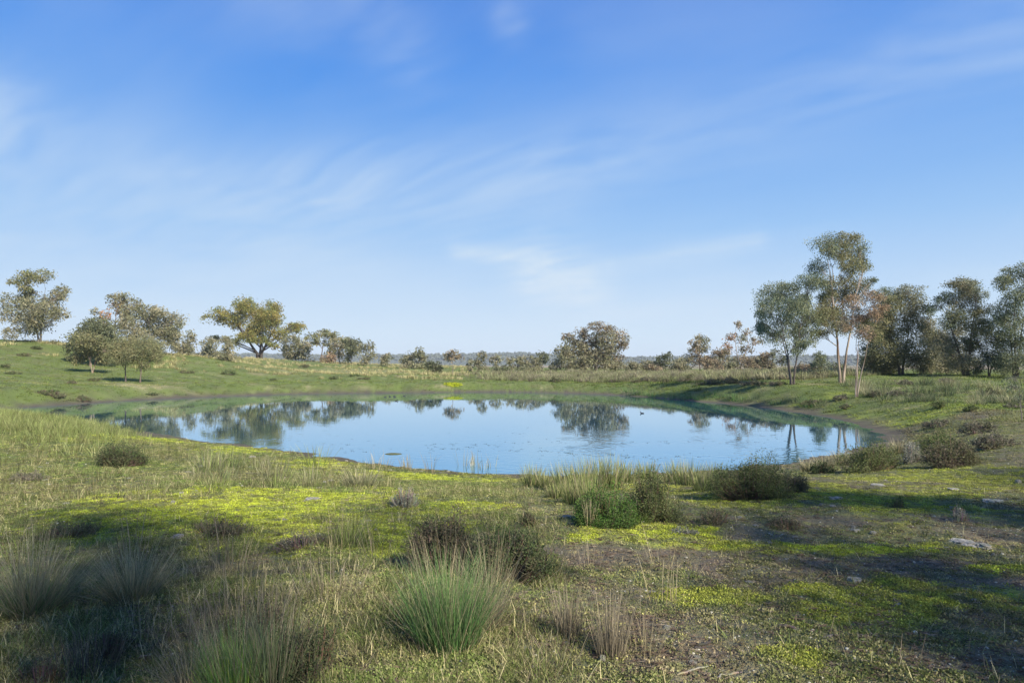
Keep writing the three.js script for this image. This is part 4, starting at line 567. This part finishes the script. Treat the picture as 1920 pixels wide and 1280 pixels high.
// ---------- uncountable ground cover ----------
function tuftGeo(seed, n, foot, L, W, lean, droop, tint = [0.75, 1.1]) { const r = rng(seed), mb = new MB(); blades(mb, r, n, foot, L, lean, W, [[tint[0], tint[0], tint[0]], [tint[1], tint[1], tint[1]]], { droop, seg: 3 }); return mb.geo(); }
function cloverGeo(seed, n, R, L) { const r = rng(seed), mb = new MB(); for (let i = 0; i < n; i++) { const a = r() * 6.283, q = Math.sqrt(r()) * R, g = 0.75 + 0.5 * r(); let dx = r() - 0.5, dy = 0.15 + r() * 0.3, dz = r() - 0.5; const l = 1 / Math.hypot(dx, dy, dz); mb.leaf(Math.cos(a) * q, 0.002 + r() * 0.014 * (1 - q / R * 0.6), Math.sin(a) * q, dx * l, dy * l, dz * l, L * (0.6 + 0.7 * r()), L * 0.7, r, [g, g, g]); } return mb.geo(); }
const blade2 = new THREE.MeshPhysicalMaterial({ name: 'ground_blades', vertexColors: true, roughness: 0.95, transmission: 0.2, thickness: 0, side: THREE.DoubleSide, specularIntensity: 0.3 });
function scatter(name, label, category, geos, n, place, mat = blade2) { // place(r) -> [x, z, scale, [r, g, b], sink?, squash?] or null
  const r = rng(name.length * 977 + n), lists = geos.map(() => []);
  for (let i = 0; i < n; i++) { const q = place(r); if (q) lists[i % geos.length].push(q); }
  const mt = new THREE.Matrix4(), qt = new THREE.Quaternion(), e = new THREE.Euler(), c = new THREE.Color();
  lists.forEach((list, k) => {
    if (!list.length) return;
    const im = new THREE.InstancedMesh(geos[k], mat, list.length);
    list.forEach(([x, z, s, col, sink = 0, sq = 1], i) => { mt.compose(new THREE.Vector3(x, height(x, z) - sink, z), qt.setFromEuler(e.set((r() - 0.5) * 0.25, r() * 6.283, (r() - 0.5) * 0.25)), new THREE.Vector3(s, s * sq, s)); im.setMatrixAt(i, mt); im.setColorAt(i, c.setRGB(...col)); });
    im.name = numbered(name); im.castShadow = im.receiveShadow = true; scene.add(im); tag(im, label, category, geos.length > 1 ? category + ' cover' : null, 'stuff');
  });
}
const jit = (c, r, a = 0.5) => { const g = 1 - a / 2 + a * r(); return [c[0] * g, c[1] * g, c[2] * g]; };
const inView = (r, d0, d1, p = 1) => { const D = d0 * (d1 / d0) ** (r() ** p), x = (r() * 2 - 1) * 0.86 * D; return [x, -D]; };
scatter('ground_cover', 'tiny leafed moss and clover covering the near ground', 'moss', [cloverGeo(1, 26, 0.06, 0.014), cloverGeo(2, 22, 0.05, 0.017)], 120000, (r) => {
  const [x, z] = inView(r, 3, 27), d = shoreDist(x, z); if (d < 0.5) return null; const w = zones(x, z), c = groundColor(x, z, w, d); if (r() < w.dirt * 0.9 || (x > 0 && w.moss < 0.3 && r() < 0.62)) return null;
  return [x, z, (0.5 + 0.6 * r()) * (1 + Math.max(0, -z - 8) * 0.05), r() < 0.05 ? jit([0.46, 0.44, 0.16], r, 0.5) : jit(mixc(c, w.moss > 0.3 ? COL.moss : r() < 0.35 ? COL.straw : COL.green, 0.3), r, 1.0).map((k) => k * 1.1), 0.002];
});
scatter('grass', 'short green and dry grass on the near ground', 'grass', [tuftGeo(3, 12, 0.04, 0.09, 0.0035, 1.0, 0.9), tuftGeo(4, 10, 0.035, 0.14, 0.0035, 0.8, 0.7)], 70000, (r) => {
  const [x, z] = inView(r, 3, 34), d = shoreDist(x, z); if (d < 0.6) return null; const w = zones(x, z); if (r() < w.moss * 0.75 || r() < w.dirt * 0.85) return null; const left = x < 0.08 * -z ? 1 : 0.08 + 0.36 * sstep(10, 20, -z); if (r() > left) return null; const f = fbm(x * 0.5, z * 0.5, 2), gap = fbm(x * 1.1 + 70, z * 1.1, 2); if (gap < -0.05 && r() < 0.85) return null;
  return [x, z, (0.6 + 0.7 * r() + 0.5 * gap) * (1 + Math.max(0, -z - 10) * 0.025), jit(r() < 0.22 + 0.4 * f ? mixc(COL.straw, COL.olive, r() * r()) : mixc(COL.green, COL.olive, r()), r, 1.2), 0.01];
});
scatter('long_grass', 'long pale grass on the left bank of the pond', 'grass', [tuftGeo(5, 18, 0.12, 0.45, 0.011, 0.5, 0.6), tuftGeo(6, 16, 0.12, 0.36, 0.011, 0.6, 0.7)], 5200, (r) => {
  const D = 15 + 24 * r(), u = r() * 340 - 60, x = (u - 960) * D / F, z = -D, d = shoreDist(x, z); if (d < 0.4 || d > 11) return null; const k = sstep(17, 26, D) * (1 - sstep(90, 260, u)); if (r() > k + 0.04) return null;
  return [x, z, 0.7 + 0.7 * r(), jit(mixc([0.20, 0.25, 0.075], COL.straw, r() * r() * 0.7), r, 0.8), 0.02];
});
scatter('flat_grass', 'wispy olive grass over the left flat', 'grass', [tuftGeo(15, 8, 0.10, 0.22, 0.007, 0.6, 0.5)], 2600, (r) => {
  const D = 9 + 13 * r(), u = r() * 760 - 20, x = (u - 960) * D / F, z = -D, d = shoreDist(x, z); if (d < 0.8) return null; const w = zones(x, z); if (r() < w.moss * 1.2) return null; if (fbm(x * 0.35, z * 0.35, 2) < -0.05) return null;
  return [x, z, 0.6 + 0.8 * r(), jit(mixc([0.13, 0.15, 0.06], COL.straw, r() * r()), r, 0.6), 0.02];
});
scatter('bank_grass', 'green grass clothing the far banks and left hill', 'grass', [tuftGeo(7, 16, 0.22, 0.24, 0.03, 0.9, 0.7), tuftGeo(8, 16, 0.25, 0.18, 0.03, 1.0, 0.7)], 90000, (r) => {
  const [x, z] = inView(r, 24, 150, 0.8), d = shoreDist(x, z); if (d < 0.9 || (d < 39 && z > -34 && x < 5)) return null; const w = zones(x, z), c = groundColor(x, z, w, d);
  return [x, z, (0.45 + 0.6 * r()) * (0.75 + -z * 0.004), jit(c, r, 0.6).map((k) => k * 1.12), 0.03];
});
scatter('dry_grass', 'pale dry grass standing along the far bank crest', 'grass', [tuftGeo(9, 26, 0.3, 0.75, 0.035, 0.45, 0.6), tuftGeo(10, 22, 0.3, 0.6, 0.035, 0.55, 0.6)], 14000, (r) => {
  const u = 860 + r() * 800, D = lerp(88, 60, clamp((u - 900) / 600)) + r() * 26, x = (u - 960) * D / F, z = -D; if (shoreDist(x, z) < 7) return null; if (r() > sstep(880, 1080, u) * (1 - sstep(1480, 1640, u)) + 0.05) return null; const f = fbm(x * 0.2, z * 0.2, 2);
  return [x, z, (0.6 + 0.7 * r()) * (1 + 0.4 * f), jit(r() < 0.25 ? [0.2, 0.165, 0.13] : mixc([0.19, 0.225, 0.085], [0.44, 0.41, 0.26], clamp(r() * 0.7 + 0.9 * f)), r, 0.6), 0.03];
});
scatter('crest_grass', 'pale seeding grass along the crest of the left hill', 'grass', [tuftGeo(11, 22, 0.35, 0.55, 0.05, 0.5, 0.6)], 7000, (r) => {
  const u = -60 + r() * 940, D = 88 + r() * 110, x = (u - 960) * D / F, z = -D, f = fbm(x * 0.06 + 4, z * 0.1, 3); if (f < 0.02 || shoreDist(x, z) < 14) return null;
  return [x, z, 0.6 + 0.7 * r(), jit(mixc(COL.straw, [0.2, 0.23, 0.08], r() * 0.7), r, 0.5), 0.03];
});
scatter('shore_rushes', 'bright green rushes in the wet strip of the far shore', 'rushes', [tuftGeo(12, 20, 0.25, 0.32, 0.025, 0.5, 0.6)], 1500, (r) => {
  const u = 1030 + r() * 300, v = 722 + (u - 1030) * 0.035 + r() * 12, D = EYE * 0.86 * F / (v - VH), x = (u - 960) * D / F, z = -D, d = shoreDist(x, z); if (d < 2 || d > 9) return null;
  return [x, z, 0.6 + 0.7 * r(), jit(mixc([0.10, 0.18, 0.034], COL.olive, r()), r, 0.8), 0.06];
});
scatter('wildflowers', 'patch of bright yellow wildflowers on the far shore', 'flowers', [cloverGeo(31, 22, 0.3, 0.06)], 60, (r) => {
  const c = G(849, 722), a = r() * 6.283, q = Math.sqrt(r()); return [c.x + Math.cos(a) * q * 0.9, c.z + Math.sin(a) * q * 0.8, 0.8 + r(), jit([0.42, 0.46, 0.02], r, 0.5), -0.03 - 0.07 * r()];
});
scatter('dry_thatch', 'dry fallen grass matted over the near ground', 'dry grass', [tuftGeo(51, 7, 0.07, 0.13, 0.0032, 1.9, 0.5), tuftGeo(52, 6, 0.06, 0.10, 0.003, 1.7, 0.8)], 19000, (r) => {
  const [x, z] = inView(r, 3, 13, 0.9), w = zones(x, z); if (shoreDist(x, z) < 0.8 || r() < w.moss * 0.7) return null; if (fbm(x * 0.55 + 30, z * 0.55, 2) < -0.12 && r() < 0.75) return null; if (x > 0.4 && r() < 0.9) return null;
  return [x, z, 0.6 + 0.8 * r(), jit(r() < 0.5 ? COL.straw : r() < 0.5 ? [0.2, 0.16, 0.11] : [0.26, 0.25, 0.14], r, 1.3), -0.004];
});
scatter('leaf_litter', 'fallen brown gum leaves littering the near ground', 'leaf litter', [(() => { const r = rng(41), mb = new MB(); for (let i = 0; i < 4; i++) { const a = r() * 6.283; mb.leaf((r() - 0.5) * 0.12, 0.006 + r() * 0.006, (r() - 0.5) * 0.12, Math.cos(a), 0.08, Math.sin(a), 0.05 + 0.05 * r(), 0.012, r, [1, 1, 1]); } return mb.geo(); })()], 16000, (r) => {
  const [x, z] = inView(r, 3, 13, 0.9); if (fbm(x * 0.7 + 9, z * 0.7, 2) < 0.0 && r() < 0.8) return null; return [x, z, 0.35 + 0.5 * r(), jit(r() < 0.25 ? [0.24, 0.195, 0.14] : [0.14, 0.10, 0.07], r, 0.7), 0];
});
{
  const pg = new THREE.IcosahedronGeometry(0.02, 1), p = pg.attributes.position; for (let i = 0; i < p.count; i++) p.setXYZ(i, p.getX(i) * (1 + 0.3 * n2(p.getX(i) * 60, p.getZ(i) * 60)), p.getY(i) * 0.6, p.getZ(i)); pg.computeVertexNormals();
  scatter('pebbles', 'small pale pebbles strewn over the near ground', 'pebbles', [pg], 9000, (r) => { const [x, z] = inView(r, 3, 20), d = shoreDist(x, z); if (d < 0.3) return null; const f = fbm(x * 0.4 + 60, z * 0.4, 2); if (f < -0.1 && r() < 0.7) return null; return [x, z, (0.2 + 0.75 * r() * r() * r()) * (0.7 - z * 0.05), jit([0.38, 0.36, 0.28], r, 0.7), -0.002]; }, new THREE.MeshStandardMaterial({ name: 'pebble', roughness: 0.95 }));
  const r = rng(77), mb = new MB(); for (let i = 0; i < 5; i++) { const a = r() * 6.283; mb.leaf((r() - 0.5) * 0.3, 0.004, (r() - 0.5) * 0.1, Math.cos(a), 0.2 + 0.2 * r(), Math.sin(a) * 0.4, 0.05, 0.018, r, [0.05, 0.055, 0.03]); }
  const spots = []; for (let i = 0; i < 2600 && spots.length < 300; i++) { const u = 640 + r() * 900, b = r(), v = (b < 0.55 ? 848 + 9 * Math.sin(u * 0.006) + (r() + r() - 1) * 7 : b < 0.8 ? 836 - (u - 640) * 0.012 + (r() + r() - 1) * 5 : 800 + r() * 66), D = EYE * F / (v - VH), x = (u - 960) * D / F; if (shoreDist(x, -D) < -0.8 && n2(u * 0.02, v * 0.05) > -0.2) spots.push([x, -D, 0.25 + r() * 0.45, r() * 6.283]); }  // small dark flakes set in loose bands on the near water surface
  const im = new THREE.InstancedMesh(mb.geo(), M.leaf, spots.length), mt = new THREE.Matrix4(), q = new THREE.Quaternion(), up = new THREE.Vector3(0, 1, 0);
  spots.forEach(([x, z, k, a], i) => im.setMatrixAt(i, mt.compose(new THREE.Vector3(x, 0, z), q.setFromAxisAngle(up, a), new THREE.Vector3(k, k, k)))); im.name = 'floating_specks'; im.castShadow = im.receiveShadow = true; scene.add(im); tag(im, 'small dark specks floating on the near pond water', 'water weed', null, 'stuff');
}
// labels that tell alike neighbours apart by the nearest landmark
const ORD = ['closest', 'second closest', 'third closest', 'fourth closest', 'fifth closest', 'sixth closest', 'seventh closest', 'eighth closest', 'ninth closest', 'tenth closest', 'eleventh closest', 'twelfth closest', 'thirteenth closest', 'fourteenth closest', 'fifteenth closest', 'sixteenth closest', 'seventeenth closest', 'eighteenth closest', 'nineteenth closest', 'twentieth closest'];
function relabel(group, base, marks) {
  const list = scene.children.filter((o) => o.userData.group === group), M2 = marks.map(([u, v, t]) => [G(u, v), t, []]);
  for (const o of list) { let best = M2[0], bd = 1e9; for (const m of M2) { const d = Math.hypot(m[0].x - o.position.x, (m[0].z - o.position.z)); if (d < bd) { bd = d; best = m; } } best[2].push([bd, o]); }
  for (const m of M2) m[2].sort((a, b) => a[0] - b[0]).forEach(([, o], i) => { o.userData.label = base + ' ' + (ORD[i] ?? 'farther than most') + ' to ' + m[1]; });
}
relabel('stones on the right flat', 'small pale stone', [[1607, 1090, 'the domed lichen rock'], [1830, 1022, 'the broad pale rock pair'], [1606, 997, 'the flat shaded rock'], [1570, 936, 'the pale slab'], [1655, 906, 'the long slab by shore'], [1875, 941, 'the broken slab'], [1420, 940, 'the large domed bush'], [1488, 996, 'the heath in shaded dirt'], [1470, 1178, 'the curved bark strip'], [1345, 985, 'the sprawling grey shrub'], [1834, 1130, 'the white stone pair'], [1804, 977, 'the bare twiggy shrub']]);
relabel('stones on the left flat', 'small pale stone', [[582, 937, 'the flat white stone'], [330, 1010, 'the shade-edge white stone'], [112, 1006, 'the lone shaded stone'], [208, 876, 'the round dark bush'], [45, 902, 'the low purple heath'], [648, 1025, 'the thin green rushes'], [668, 912, 'the low rush clump'], [757, 953, 'the grey twiggy shrub'], [400, 950, 'the middle of the yellow moss']]);
relabel('stones in the foreground dirt', 'small foreground stone', [[1068, 1195, 'the upright dry stems'], [1315, 1208, 'the charred branch'], [955, 1092, 'the dense dark shrub'], [1470, 1178, 'the curved bark strip']]);
relabel('stones on the near shore', 'small mud stone', [[668, 890, 'the low rush clump'], [930, 890, 'the reed bed end'], [800, 884, 'the middle of the near shore']]);
relabel('rush tussocks on the dam bank', 'sage rush tussock', [[1606, 743, 'the pale-stemmed sapling'], [1690, 712, 'the dense bushy gum'], [1746, 712, 'the narrow gap gum'], [1812, 714, 'the tall round-headed gum'], [1905, 716, 'the right-edge gum'], [1917, 802, 'the edge sapling'], [1770, 765, 'the middle of the bank'], [1690, 742, 'the brown bank heath']]);
relabel('rush tufts along the right waterline', 'short waterline rush tuft', [[1200, 738, 'the far end of strip'], [1300, 745, 'the dry fringe middle'], [1400, 752, 'the shade of the weeping gum'], [1486, 745, 'the weeping dark gum'], [1560, 765, 'the shore bend'], [1606, 760, 'the pale sapling']]);
relabel('scrub along the far bank fringe', 'low brown fringe scrub', [[1060, 716, 'the big far-shore gum'], [1200, 716, 'the low grey scrub tree'], [1313, 718, 'the brown-green gum'], [1390, 720, 'the leaning pale trunk'], [1470, 722, 'the weeping dark gum']]);
relabel('scrub on the left slope', 'small dark slope scrub', [[74, 650, 'the ridge gum'], [173, 702, 'the multi-stemmed tree'], [425, 690, 'the cone-shaped bush'], [640, 700, 'the pale grey gum'], [120, 735, 'the left waterline']]);
relabel('scrub at the left waterline', 'grey-green waterline scrub', [[140, 752, 'the sapling pair'], [75, 740, 'the left edge']]);
relabel('heath on the dam bank', 'small bank heath', [[1690, 712, 'the dense bushy gum'], [1812, 714, 'the tall round-headed gum'], [1905, 760, 'the edge sapling'], [1560, 760, 'the shore bend']]);
relabel('reed bed at the near shore', 'yellow-green reed clump', [[985, 900, 'the bare near shore'], [1138, 960, 'the vivid green bush'], [1238, 950, 'the tall grey-green bush'], [1400, 925, 'the large domed bush']]);
relabel('rushes between the shore bushes', 'pale leaning rush clump', [[1510, 885, 'the large domed bush'], [1650, 870, 'the rounded shore bush']]);
relabel('wispy rushes on the left flat', 'wispy rush clump', [[208, 880, 'the round dark bush'], [400, 940, 'the yellow moss'], [640, 905, 'the low rush clump']]);
relabel('sparse dry stalks in the foreground', 'sparse dry stalks', [[28, 1158, 'the left-edge tussock'], [232, 1132, 'the spiky rush tussock'], [430, 1270, 'the bright green clump'], [838, 1225, 'the central tussock'], [955, 1092, 'the dense dark shrub'], [1148, 1238, 'the bottom dry stems'], [640, 1120, 'the sunny straw patch']]);
relabel('thin stalks at the near waterline', 'thin pale waterline stalks', [[700, 880, 'the low rush clump'], [930, 890, 'the reed bed']]);
console.log('scatter');
renderer.render(scene, camera);
